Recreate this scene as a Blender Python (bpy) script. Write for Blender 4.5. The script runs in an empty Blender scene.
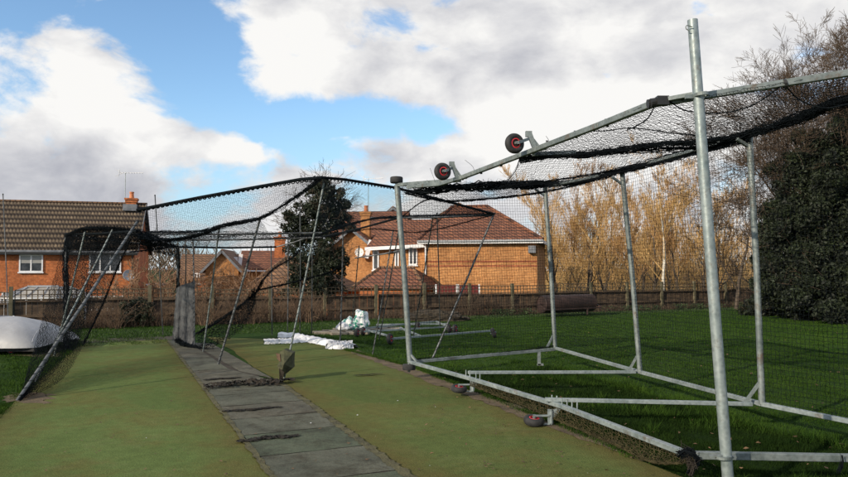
import bpy, math, random
import numpy as np
from mathutils import Vector, Matrix
R = math.radians
scene = bpy.context.scene
C = scene.collection
PI = math.pi

# ------------------------------------------------------------------ camera
F = 700.0
PITCH = math.atan(29.5 / F)
CAMZ = 1.7
cd = bpy.data.cameras.new('camera'); cam = bpy.data.objects.new('camera', cd); C.objects.link(cam)
cam.location = (0, 0, CAMZ); cam.rotation_euler = (PI / 2 + PITCH, 0, 0)
cd.lens = 36 * F / 848; cd.clip_start = .05; cd.clip_end = 3000
scene.camera = cam
scene.view_settings.view_transform = 'Standard'; scene.view_settings.look = 'None'
scene.view_settings.exposure = 0
scene.render.resolution_x = 1024; scene.render.resolution_y = 576

def ray(px, py):
    a = (px - 424) / F; b = (238.5 - py) / F
    return Vector((a, math.cos(PITCH) - b * math.sin(PITCH), b * math.cos(PITCH) + math.sin(PITCH)))
def at(px, py, Y):
    d = ray(px, py); return Vector((d.x / d.y * Y, Y, CAMZ + d.z / d.y * Y))
def gp(px, py, z=0.0):
    d = ray(px, py); k = (z - CAMZ) / d.z; return Vector((d.x * k, d.y * k, z))
def P(l): return [at(*p) for p in l]

# lane axes (L runs down the lanes away from the camera, A across)
L = Vector((-.41, .912, 0)).normalized(); A = Vector((L.y, -L.x, 0))
F0 = Vector((-12, 20, 0))
def tq(t, q, z=0.0):
    p = F0 + A * t + L * q; return Vector((p.x, p.y, z))
def q_of(x, y): return (Vector((x, y, 0)) - F0).dot(L)
QS = [(-1.2, 0), (.4, -.6), (4, -1.3), (12, -2.4)]
def hgt(x, y):
    q = q_of(x, y)
    if q <= QS[0][0]: return 0.0
    for (a, za), (b, zb) in zip(QS, QS[1:]):
        if q <= b: return za + (zb - za) * (q - a) / (b - a)
    return -2.4

# ------------------------------------------------------------------ objects
OFF = {}
def tag(o, label=None, cat=None, group=None, kind=None):
    if label: o['label'] = label
    if cat: o['category'] = cat
    if group: o['group'] = group
    if kind: o['kind'] = kind
    return o
def thing(name, loc, label, cat, group=None, rz=0.0, local=False):
    o = bpy.data.objects.new(name, None); C.objects.link(o)
    o.location = loc; o.rotation_euler = (0, 0, rz); o.empty_display_size = .2
    OFF[o] = Vector((0, 0, 0)) if local else Vector(loc)
    return tag(o, label, cat, group)
def mesh_obj(name, V, Fc, mat, parent=None, smooth=False):
    V = np.asarray(V, dtype=np.float64).reshape(-1, 3)
    if parent is not None:
        off = OFF[parent]; V = V - np.array(off)
        org = np.zeros(3)
    else:
        org = np.array([(V[:, 0].min() + V[:, 0].max()) / 2, (V[:, 1].min() + V[:, 1].max()) / 2, V[:, 2].min()])
        V = V - org
    me = bpy.data.meshes.new(name)
    if isinstance(Fc, np.ndarray):
        n, k = Fc.shape
        me.vertices.add(len(V)); me.vertices.foreach_set('co', V.astype(np.float32).ravel())
        me.loops.add(n * k); me.loops.foreach_set('vertex_index', Fc.astype(np.int32).ravel())
        me.polygons.add(n); me.polygons.foreach_set('loop_start', np.arange(0, n * k, k, dtype=np.int32))
        me.polygons.foreach_set('loop_total', np.full(n, k, dtype=np.int32))
        me.update(calc_edges=True)
    else:
        me.from_pydata([tuple(v) for v in V], [], Fc); me.update()
    if smooth:
        me.polygons.foreach_set('use_smooth', np.ones(len(me.polygons), dtype=bool))
    if isinstance(mat, (list, tuple)):
        for m in mat: me.materials.append(m)
    else: me.materials.append(mat)
    o = bpy.data.objects.new(name, me); C.objects.link(o)
    if parent is not None:
        o.parent = parent; OFF[o] = OFF[parent]
    else:
        o.location = org; OFF[o] = Vector(org)
    return o
def kids(o): return [c for c in bpy.data.objects if c.parent == o]
def dup(o, loc=None, rz=None, label=None, parent=None, keep=False):
    c = o.copy(); C.objects.link(c)
    if parent is not None: c.parent = parent
    for ch in kids(o): dup(ch, parent=c)
    if loc is not None: c.location = loc
    if rz is not None: c.rotation_euler = (0, 0, rz)
    if label: c['label'] = label
    return c

class MB:
    def __init__(s): s.v = []; s.f = []; s.sm = False
    def add(s, vs, fs):
        b = len(s.v); s.v += [tuple(v) for v in vs]; s.f += [tuple(i + b for i in f) for f in fs]; return s
    def box(s, c, size, rot=None):
        hx, hy, hz = size[0] / 2, size[1] / 2, size[2] / 2
        vs = [Vector((x, y, z)) for x in (-hx, hx) for y in (-hy, hy) for z in (-hz, hz)]
        if rot is not None: vs = [rot @ v for v in vs]
        vs = [v + Vector(c) for v in vs]
        return s.add(vs, [(0, 1, 3, 2), (4, 6, 7, 5), (0, 4, 5, 1), (2, 3, 7, 6), (0, 2, 6, 4), (1, 5, 7, 3)])
    def span(s, x0, x1, y0, y1, z0, z1):
        return s.box(((x0 + x1) / 2, (y0 + y1) / 2, (z0 + z1) / 2), (x1 - x0, y1 - y0, z1 - z0))
    def beam(s, a, b, w, h=None):
        a = Vector(a); b = Vector(b); h = h or w
        d = b - a; m = d.to_track_quat('Y', 'Z').to_matrix()
        return s.box((a + b) / 2, (w, d.length, h), m)
    def tube(s, pts, rad, n=10, cap=True):
        pts = [Vector(p) for p in pts]
        if not isinstance(rad, (list, tuple)): rad = [rad] * len(pts)
        ref = None; vs = []; fs = []
        for i, p in enumerate(pts):
            d = (pts[min(i + 1, len(pts) - 1)] - pts[max(i - 1, 0)]).normalized()
            if ref is None:
                ref = Vector((0, 0, 1)) if abs(d.z) < .9 else Vector((1, 0, 0))
                ref = d.cross(ref).normalized()
            ref = (ref - d * ref.dot(d)).normalized(); bn = d.cross(ref)
            for k in range(n):
                t = 2 * PI * k / n; vs.append(p + (ref * math.cos(t) + bn * math.sin(t)) * rad[i])
        for i in range(len(pts) - 1):
            for k in range(n):
                k2 = (k + 1) % n; fs.append((i * n + k, i * n + k2, (i + 1) * n + k2, (i + 1) * n + k))
        if cap:
            fs.append(tuple(range(n))[::-1]); fs.append(tuple((len(pts) - 1) * n + k for k in range(n)))
        return s.add(vs, fs)
    def lathe(s, c, axis, prof, n=28):
        # prof: list of (radius, offset along axis), closed ring profile
        axis = Vector(axis).normalized(); c = Vector(c)
        ref = Vector((0, 0, 1)) if abs(axis.z) < .9 else Vector((1, 0, 0))
        u = axis.cross(ref).normalized(); w = axis.cross(u); m = len(prof); vs = []; fs = []
        for k in range(n):
            t = 2 * PI * k / n; r = u * math.cos(t) + w * math.sin(t)
            for (rr, h) in prof: vs.append(c + r * rr + axis * h)
        for k in range(n):
            k2 = (k + 1) % n
            for j in range(m):
                j2 = (j + 1) % m; fs.append((k * m + j, k2 * m + j, k2 * m + j2, k * m + j2))
        return s.add(vs, fs)
    def quad(s, *p): return s.add(p, [tuple(range(len(p)))])
    def build(s, name, mat, parent=None, smooth=False, bevel=0):
        o = mesh_obj(name, s.v, s.f, mat, parent, smooth)
        if smooth:
            try: o.data.set_sharp_from_angle(angle=R(40))
            except Exception: pass
        if bevel:
            m = o.modifiers.new('bevel', 'BEVEL'); m.width = bevel; m.segments = 1; m.limit_method = 'ANGLE'
        return o

# numpy tubes: many independent straight segments with three sides
def seg_mesh(P0, P1, R0, R1, n=3):
    P0 = np.asarray(P0, float); P1 = np.asarray(P1, float); R0 = np.asarray(R0, float); R1 = np.asarray(R1, float)
    d = P1 - P0; ln = np.linalg.norm(d, axis=1, keepdims=True); ln[ln == 0] = 1; d /= ln
    ref = np.where(np.abs(d[:, 2:3]) < .9, np.array([[0, 0, 1.]]), np.array([[1., 0, 0]]))
    u = np.cross(d, ref); u /= np.linalg.norm(u, axis=1, keepdims=True); w = np.cross(d, u)
    N = len(P0); V = np.empty((N, 2 * n, 3))
    for k in range(n):
        t = 2 * PI * k / n; o = u * math.cos(t) + w * math.sin(t)
        V[:, k] = P0 + o * R0[:, None]; V[:, n + k] = P1 + o * R1[:, None]
    b = (np.arange(N) * 2 * n)[:, None]; fs = []
    for k in range(n):
        k2 = (k + 1) % n; fs.append(np.hstack([b + k, b + k2, b + n + k2, b + n + k]))
    return V.reshape(-1, 3), np.vstack(fs)

# ------------------------------------------------------------------ materials
M = {}
def node_mat(name):
    m = bpy.data.materials.new(name); m.use_nodes = True; nt = m.node_tree
    return m, nt, nt.nodes['Principled BSDF']
def N(nt, typ, **kw):
    n = nt.nodes.new(typ)
    for k, v in kw.items(): setattr(n, k, v)
    return n
def ramp(nt, fac, stops):
    r = N(nt, 'ShaderNodeValToRGB'); el = r.color_ramp.elements
    while len(el) < len(stops): el.new(.5)
    for e, (p, c) in zip(el, stops): e.position = p; e.color = (*c, 1)
    nt.links.new(fac, r.inputs[0]); return r.outputs[0]
def coords(nt, scale=(1, 1, 1), kind='Object', rot=(0, 0, 0)):
    tc = N(nt, 'ShaderNodeTexCoord'); mp = N(nt, 'ShaderNodeMapping')
    mp.inputs['Scale'].default_value = scale; mp.inputs['Rotation'].default_value = rot
    nt.links.new(tc.outputs[kind], mp.inputs[0]); return mp.outputs[0]
def noise(nt, vec, scale, detail=4, rough=.55):
    n = N(nt, 'ShaderNodeTexNoise'); n.inputs['Scale'].default_value = scale
    n.inputs['Detail'].default_value = detail; n.inputs['Roughness'].default_value = rough
    nt.links.new(vec, n.inputs['Vector']); return n.outputs['Fac']
def mixc(nt, fac, a, b, mode='MIX'):
    m = N(nt, 'ShaderNodeMix', data_type='RGBA', blend_type=mode)
    for s, v in ((0, fac), (6, a), (7, b)):
        if hasattr(v, 'links'): nt.links.new(v, m.inputs[s])
        elif isinstance(v, (int, float)): m.inputs[s].default_value = v
        else: m.inputs[s].default_value = (*v, 1)
    return m.outputs[2]
def math_(nt, op, a, b=0.0, c=0.0):
    m = N(nt, 'ShaderNodeMath', operation=op)
    for s, v in enumerate((a, b, c)):
        if hasattr(v, 'links'): nt.links.new(v, m.inputs[s])
        else: m.inputs[s].default_value = v
    return m.outputs[0]
def bump(nt, bs, h, strength=.4, dist=.02):
    b = N(nt, 'ShaderNodeBump'); b.inputs['Strength'].default_value = strength; b.inputs['Distance'].default_value = dist
    nt.links.new(h, b.inputs['Height']); nt.links.new(b.outputs[0], bs.inputs['Normal'])
def simple(key, c1, c2, scale=6, rough=.8, metal=0.0, bmp=.3, bscale=None, dist=.01, spec=None, trans=0, stretch=(1, 1, 1), lo=.35, hi=.65):
    m, nt, bs = node_mat(key); v = coords(nt, stretch)
    n = noise(nt, v, scale); col = ramp(nt, n, [(lo, c1), (hi, c2)])
    nt.links.new(col, bs.inputs['Base Color']); bs.inputs['Roughness'].default_value = rough
    bs.inputs['Metallic'].default_value = metal
    if spec is not None: bs.inputs['Specular IOR Level'].default_value = spec
    if bmp: bump(nt, bs, noise(nt, v, bscale or scale * 6), bmp, dist)
    if trans:
        tr = N(nt, 'ShaderNodeBsdfTranslucent'); nt.links.new(col, tr.inputs[0])
        mx = N(nt, 'ShaderNodeMixShader'); mx.inputs[0].default_value = trans
        nt.links.new(bs.outputs[0], mx.inputs[1]); nt.links.new(tr.outputs[0], mx.inputs[2])
        nt.links.new(mx.outputs[0], nt.nodes['Material Output'].inputs[0])
    M[key] = m; return m
simple('galv', (.13, .155, .155), (.24, .27, .27), 9, .5, .35, .15, 60, .003)
simple('galv_bright', (.19, .23, .235), (.31, .355, .36), 7, .45, .4, .15, 60, .003)
simple('pole_dull', (.05, .055, .06), (.15, .16, .17), 8, .55, .3, .1, 60, .003)
simple('twine', (.004, .006, .008), (.010, .013, .016), 20, .95, 0, 0, spec=.05)
simple('twine_blue', (.008, .014, .024), (.018, .03, .045), 20, .9, 0, 0, spec=.1)
simple('twine_olive', (.04, .036, .02), (.09, .075, .04), 20, .9, 0, 0, spec=.05)
simple('rubber', (.012, .012, .013), (.03, .03, .032), 15, .8, 0, .3, 60, .004)
simple('red_plastic', (.55, .02, .03), (.72, .05, .06), 15, .4, 0, 0)
simple('black_cap', (.01, .01, .01), (.02, .02, .02), 10, .5, 0, 0)
simple('rust', (.10, .045, .025), (.30, .16, .09), 14, .8, 0, .3, 60, .004)
simple('roller_rust', (.020, .011, .009), (.055, .030, .024), 3, .7, .2, .4, 20, .01)
simple('white_upvc', (.66, .66, .68), (.80, .80, .82), 3, .4, 0, 0)
simple('fence_wood', (.042, .028, .018), (.12, .080, .048), 3, .9, 0, .5, 30, .01, stretch=(1, 1, 3))
simple('trellis_wood', (.06, .045, .028), (.14, .105, .065), 3, .9, 0, .3, 30, .01)
simple('post_wood', (.07, .065, .035), (.15, .13, .08), 5, .9, 0, .3, 30, .01)
simple('bark', (.045, .034, .026), (.12, .09, .065), 8, .9, 0, .5, 30, .02)
simple('twig_brown', (.045, .030, .020), (.12, .080, .050), 2, .9, 0, 0)
simple('twig_red', (.075, .045, .028), (.22, .14, .085), 1.5, .9, 0, 0)
simple('twig_thicket', (.12, .065, .035), (.36, .21, .12), .8, .9, 0, 0)
simple('twig_gold', (.34, .20, .075), (.74, .48, .20), .5, .9, 0, 0)
simple('twig_amber', (.22, .12, .05), (.52, .30, .12), .5, .9, 0, 0)
simple('birch_bark', (.50, .45, .38), (.78, .73, .64), 4, .8, 0, .2, 20, .01)
simple('leaf_dark', (.0022, .005, .002), (.022, .034, .011), 2.2, .7, 0, 0, trans=.12)
simple('leaf_ivy', (.005, .010, .004), (.022, .032, .011), 2.0, .6, 0, 0, trans=.12)
simple('leaf_mid', (.015, .035, .010), (.06, .10, .028), 2.0, .7, 0, 0, trans=.2)
simple('dead_leaf', (.06, .032, .018), (.17, .10, .05), 5, .9, 0, 0)
simple('tarp', (.34, .34, .35), (.42, .42, .43), 2.5, .5, 0, .5, 3, .04)
simple('white_cloth', (.62, .62, .64), (.84, .84, .86), 5, .6, 0, .5, 18, .02)
simple('screen_mesh', (.07, .072, .078), (.15, .155, .16), 5, .9, 0, .3, 40, .01, trans=.3)
simple('carpet_scrap', (.035, .038, .020), (.09, .09, .045), 10, .95, 0, .6, 60, .02)
simple('carpet_torn', (.010, .008, .006), (.036, .027, .018), 10, .95, 0, .6, 60, .02)
simple('carpet_back', (.09, .055, .035), (.18, .11, .07), 10, .95, 0, .4, 60, .02)
simple('slab', (.13, .11, .085), (.30, .26, .20), 3, .9, 0, .5, 25, .01)
simple('satellite', (.28, .29, .31), (.38, .39, .42), 6, .5, 0, 0)
simple('sat_white', (.74, .72, .70), (.84, .82, .80), 6, .5, 0, 0)
simple('barrier_red', (.12, .015, .012), (.18, .025, .018), 6, .5, 0, 0)
simple('clay_pot', (.45, .16, .07), (.6, .24, .11), 8, .8, 0, .2)
simple('lead', (.10, .11, .13), (.2, .21, .23), 4, .6, 0, .2)
simple('far_wood', (.10, .075, .05), (.2, .14, .09), .3, .95, 0, 0)

def steel(key, c1, c2, rough, metal):
    m, nt, bs = node_mat(key); v = coords(nt)
    sp = N(nt, 'ShaderNodeTexVoronoi'); sp.inputs['Scale'].default_value = 26; nt.links.new(v, sp.inputs[0])
    base = ramp(nt, noise(nt, v, 5, 6, .7), [(.35, c1), (.65, c2)])
    spang = ramp(nt, sp.outputs['Distance'], [(.1, (.82, .82, .82)), (.6, (1.12, 1.12, 1.12))])
    rust = ramp(nt, noise(nt, v, 3.3, 8, .8), [(.56, (0, 0, 0)), (.66, (1, 1, 1))])
    col = mixc(nt, math_(nt, 'MULTIPLY', rust, .75), mixc(nt, 1.0, base, spang, 'MULTIPLY'), (.13, .085, .055))
    nt.links.new(col, bs.inputs['Base Color']); bs.inputs['Metallic'].default_value = metal
    nt.links.new(ramp(nt, noise(nt, v, 14, 4, .6), [(.3, (rough - .12,) * 3), (.7, (rough + .2,) * 3)]), bs.inputs['Roughness'])
    bump(nt, bs, noise(nt, v, 50, 4, .6), .25, .004); M[key] = m
steel('galv', (.11, .135, .135), (.23, .26, .26), .5, .35)
steel('galv_bright', (.17, .21, .215), (.30, .34, .345), .45, .4)
def glass_mat():
    m, nt, bs = node_mat('window_glass')
    v = coords(nt); n = noise(nt, v, 1.5)
    nt.links.new(ramp(nt, n, [(.4, (.012, .014, .018)), (.65, (.07, .075, .085))]), bs.inputs['Base Color'])
    bs.inputs['Roughness'].default_value = .08; bs.inputs['Specular IOR Level'].default_value = .6
    M['glass'] = m
    m, nt, bs = node_mat('blind'); bs.inputs['Base Color'].default_value = (.30, .30, .29, 1); bs.inputs['Roughness'].default_value = .6
    v = coords(nt, (1, 1, 40)); bump(nt, bs, noise(nt, v, 1), .4, .01); M['blind'] = m
    m, nt, bs = node_mat('roof_poly'); v = coords(nt)
    nt.links.new(ramp(nt, noise(nt, v, 1.2), [(.35, (.26, .23, .19)), (.65, (.44, .41, .36))]), bs.inputs['Base Color'])
    bs.inputs['Roughness'].default_value = .3; M['roof_poly'] = m
glass_mat()
def brick_mat(key, c1, c2, mort):
    m, nt, bs = node_mat(key)
    tc = N(nt, 'ShaderNodeTexCoord'); sp = N(nt, 'ShaderNodeSeparateXYZ'); nt.links.new(tc.outputs['Object'], sp.inputs[0])
    xy = math_(nt, 'ADD', sp.outputs[0], sp.outputs[1]); cb = N(nt, 'ShaderNodeCombineXYZ')
    nt.links.new(xy, cb.inputs[0]); nt.links.new(sp.outputs[2], cb.inputs[1])
    b = N(nt, 'ShaderNodeTexBrick'); nt.links.new(cb.outputs[0], b.inputs[0])
    b.inputs['Scale'].default_value = 1; b.inputs['Brick Width'].default_value = .225; b.inputs['Row Height'].default_value = .075
    b.inputs['Mortar Size'].default_value = .006; b.inputs['Bias'].default_value = 0
    b.inputs['Color1'].default_value = (*c1, 1); b.inputs['Color2'].default_value = (*c2, 1); b.inputs['Mortar'].default_value = (*mort, 1)
    n = noise(nt, tc.outputs['Object'], .7, 7, .7)
    st = ramp(nt, n, [(.34, (.58, .54, .50)), (.66, (1.2, 1.17, 1.12))])
    n2 = noise(nt, tc.outputs['Object'], 7, 3, .6); st2 = ramp(nt, n2, [(.35, (.72, .70, .68)), (.65, (1.18, 1.16, 1.15))])
    col = mixc(nt, 1.0, mixc(nt, 1.0, b.outputs[0], st, 'MULTIPLY'), st2, 'MULTIPLY')
    nt.links.new(col, bs.inputs['Base Color']); bs.inputs['Roughness'].default_value = .9
    bump(nt, bs, b.outputs['Fac'], -.3, .01); M[key] = m
brick_mat('brick_orange', (.50, .155, .045), (.40, .11, .032), (.36, .20, .11))
brick_mat('brick_yellow', (.50, .235, .085), (.40, .17, .055), (.42, .28, .15))
brick_mat('brick_red', (.30, .07, .03), (.24, .05, .025), (.3, .15, .09))
def tile_mat(key, ca, cb_, dark, w=.30, h=.34, zs=1.75):
    m, nt, bs = node_mat(key)
    tc = N(nt, 'ShaderNodeTexCoord'); sp = N(nt, 'ShaderNodeSeparateXYZ'); nt.links.new(tc.outputs['Object'], sp.inputs[0])
    xy = math_(nt, 'ADD', sp.outputs[0], sp.outputs[1]); cb = N(nt, 'ShaderNodeCombineXYZ')
    nt.links.new(xy, cb.inputs[0]); nt.links.new(math_(nt, 'MULTIPLY', sp.outputs[2], zs), cb.inputs[1])
    b = N(nt, 'ShaderNodeTexBrick'); b.offset = 0; nt.links.new(cb.outputs[0], b.inputs[0])
    b.inputs['Scale'].default_value = 1; b.inputs['Brick Width'].default_value = w; b.inputs['Row Height'].default_value = h
    b.inputs['Mortar Size'].default_value = .045; b.inputs['Mortar Smooth'].default_value = .6
    b.inputs['Color1'].default_value = (*ca, 1); b.inputs['Color2'].default_value = (*cb_, 1); b.inputs['Mortar'].default_value = (*dark, 1)
    n = noise(nt, tc.outputs['Object'], 2.2, 5, .7); st = ramp(nt, n, [(.3, (.6, .58, .56)), (.7, (1.2, 1.2, 1.2))])
    nt.links.new(mixc(nt, 1.0, b.outputs[0], st, 'MULTIPLY'), bs.inputs['Base Color'])
    bs.inputs['Roughness'].default_value = .85; bump(nt, bs, b.outputs['Fac'], -.6, .04); M[key] = m
tile_mat('tile_red', (.26, .10, .050), (.17, .066, .036), (.035, .016, .012))
tile_mat('tile_brown', (.25, .13, .065), (.16, .088, .048), (.03, .018, .012))
m, nt, bs = node_mat('pantile')
tc = N(nt, 'ShaderNodeTexCoord'); b = N(nt, 'ShaderNodeTexBrick'); b.offset = 0; nt.links.new(tc.outputs['UV'], b.inputs[0])
b.inputs['Scale'].default_value = 1; b.inputs['Brick Width'].default_value = 1; b.inputs['Row Height'].default_value = 1
b.inputs['Mortar Size'].default_value = .24; b.inputs['Mortar Smooth'].default_value = .5
b.inputs['Color1'].default_value = (.25, .185, .120, 1); b.inputs['Color2'].default_value = (.17, .125, .083, 1); b.inputs['Mortar'].default_value = (.030, .020, .015, 1)
st = ramp(nt, noise(nt, tc.outputs['Object'], 1.1, 6, .7), [(.3, (.55, .54, .52)), (.7, (1.15, 1.15, 1.15))])
nt.links.new(mixc(nt, 1.0, b.outputs[0], st, 'MULTIPLY'), bs.inputs['Base Color']); bs.inputs['Roughness'].default_value = .9; M['pantile'] = m

def ground_mats():
    # lawn
    m, nt, bs = node_mat('lawn'); v = coords(nt)
    big = ramp(nt, noise(nt, v, .45, 4, .6), [(.35, (.013, .036, .005)), (.65, (.032, .068, .011))])
    fine = ramp(nt, noise(nt, v, 22, 6, .7), [(.3, (.45, .45, .45)), (.7, (1.45, 1.45, 1.35))])
    col = mixc(nt, 1.0, big, fine, 'MULTIPLY')
    nt.links.new(col, bs.inputs['Base Color']); bs.inputs['Roughness'].default_value = .95; bs.inputs['Specular IOR Level'].default_value = .1
    bump(nt, bs, noise(nt, v, 30, 5, .7), .9, .03); M['lawn'] = m
    m, nt, bs = node_mat('blade'); v = coords(nt)
    col = ramp(nt, noise(nt, v, 3.0, 4, .7), [(.3, (.013, .038, .005)), (.7, (.050, .092, .014))])
    nt.links.new(col, bs.inputs['Base Color']); bs.inputs['Roughness'].default_value = .8; bs.inputs['Specular IOR Level'].default_value = .04; M['blade'] = m
    m, nt, bs = node_mat('lawn_dark'); v = coords(nt)  # lawn green darkened in place of shade inside the cage
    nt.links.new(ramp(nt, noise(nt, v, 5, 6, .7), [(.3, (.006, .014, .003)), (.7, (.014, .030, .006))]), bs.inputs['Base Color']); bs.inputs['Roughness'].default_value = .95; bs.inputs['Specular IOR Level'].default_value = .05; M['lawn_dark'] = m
    m, nt, bs = node_mat('blade_dark'); v = coords(nt)  # longer cage blades, shade put into their colour
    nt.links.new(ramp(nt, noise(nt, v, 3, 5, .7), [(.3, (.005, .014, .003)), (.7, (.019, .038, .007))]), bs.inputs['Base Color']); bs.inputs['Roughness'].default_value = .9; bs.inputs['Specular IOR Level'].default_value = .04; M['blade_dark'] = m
    # artificial turf
    for key, c1, c2 in (('turf', (.078, .106, .032), (.116, .146, .048)), ('turf_left', (.086, .124, .038), (.124, .168, .056))):
        m, nt, bs = node_mat(key); v = coords(nt)
        base = ramp(nt, noise(nt, v, .5, 5, .6), [(.35, c1), (.65, c2)])
        wear = ramp(nt, noise(nt, v, .8, 9, .72), [(.47, (0, 0, 0)), (.60, (1, 1, 1))])
        pale = ramp(nt, noise(nt, coords(nt, (1, 1, 1), rot=(.3, .2, .9)), 1.7, 8, .75), [(.55, (0, 0, 0)), (.68, (1, 1, 1))])
        base = mixc(nt, math_(nt, 'MULTIPLY', wear, .55), base, (.125, .104, .036)); base = mixc(nt, math_(nt, 'MULTIPLY', pale, .35), base, (.17, .165, .080))
        # brown, trodden borders from the distance to the lane edges (object x runs across the lane)
        sp = N(nt, 'ShaderNodeSeparateXYZ'); tc = N(nt, 'ShaderNodeTexCoord'); nt.links.new(tc.outputs['UV'], sp.inputs[0])
        e = math_(nt, 'ABSOLUTE', math_(nt, 'SUBTRACT', sp.outputs[0], .5))
        e = math_(nt, 'ADD', e, math_(nt, 'MULTIPLY', math_(nt, 'SUBTRACT', noise(nt, v, 2.2, 6, .7), .5), .5))
        em = N(nt, 'ShaderNodeMapRange'); em.inputs[1].default_value = .26; em.inputs[2].default_value = .54; nt.links.new(e, em.inputs[0])
        base = mixc(nt, math_(nt, 'MULTIPLY', em.outputs[0], .7), base, (.112, .084, .032))
        fine = ramp(nt, noise(nt, v, 70, 5, .8), [(.3, (.55, .55, .55)), (.7, (1.4, 1.4, 1.35))])
        mid = ramp(nt, noise(nt, v, 8, 6, .75), [(.32, (.84, .84, .82)), (.68, (1.12, 1.12, 1.1))])
        sp1 = N(nt, 'ShaderNodeTexVoronoi'); sp1.inputs['Scale'].default_value = 4.2; nt.links.new(v, sp1.inputs[0])
        spot = math_(nt, 'LESS_THAN', sp1.outputs['Distance'], .05)
        col = mixc(nt, 1.0, mixc(nt, 1.0, base, fine, 'MULTIPLY'), mid, 'MULTIPLY')
        col = mixc(nt, math_(nt, 'MULTIPLY', spot, .5), col, (.03, .028, .015))
        nt.links.new(col, bs.inputs['Base Color']); bs.inputs['Roughness'].default_value = .95; bs.inputs['Specular IOR Level'].default_value = .08
        bump(nt, bs, noise(nt, v, 60, 4, .7), .7, .012); M[key] = m
    # path
    for i, (c1, c2) in enumerate((((.048, .054, .034), (.118, .120, .086)), ((.036, .050, .026), (.084, .100, .060)), ((.050, .050, .034), (.128, .120, .086)))):
        m, nt, bs = node_mat('path_%d' % i); v = coords(nt)
        col = ramp(nt, noise(nt, v, 1.6, 7, .65), [(.33, c1), (.67, c2)])
        fine = ramp(nt, noise(nt, v, 40, 4, .7), [(.3, (.7, .7, .7)), (.7, (1.25, 1.25, 1.25))])
        st = ramp(nt, noise(nt, v, 2.6, 8, .8), [(.47, (1, 1, 1)), (.62, (.42, .37, .26))])
        nt.links.new(mixc(nt, 1.0, mixc(nt, 1.0, col, fine, 'MULTIPLY'), st, 'MULTIPLY'), bs.inputs['Base Color'])
        bs.inputs['Roughness'].default_value = .9; bump(nt, bs, noise(nt, v, 35, 5, .7), .7, .012); M['path%d' % i] = m
    simple('soil', (.06, .042, .022), (.14, .10, .055), 4, .95, 0, .8, 30, .02)
    simple('dirt', (.022, .017, .011), (.05, .038, .024), 6, .95, 0, .8, 40, .02)
    simple('mossy', (.045, .042, .018), (.105, .095, .040), 7, .95, 0, .8, 40, .02)
    # sack with green print
    m, nt, bs = node_mat('sack'); v = coords(nt)
    f = ramp(nt, noise(nt, v, 11, 3, .6), [(.53, (.72, .74, .74)), (.57, (.05, .30, .22))])
    nt.links.new(f, bs.inputs['Base Color']); bs.inputs['Roughness'].default_value = .5; bump(nt, bs, noise(nt, v, 8), .6, .04); M['sack'] = m
ground_mats()

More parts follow.
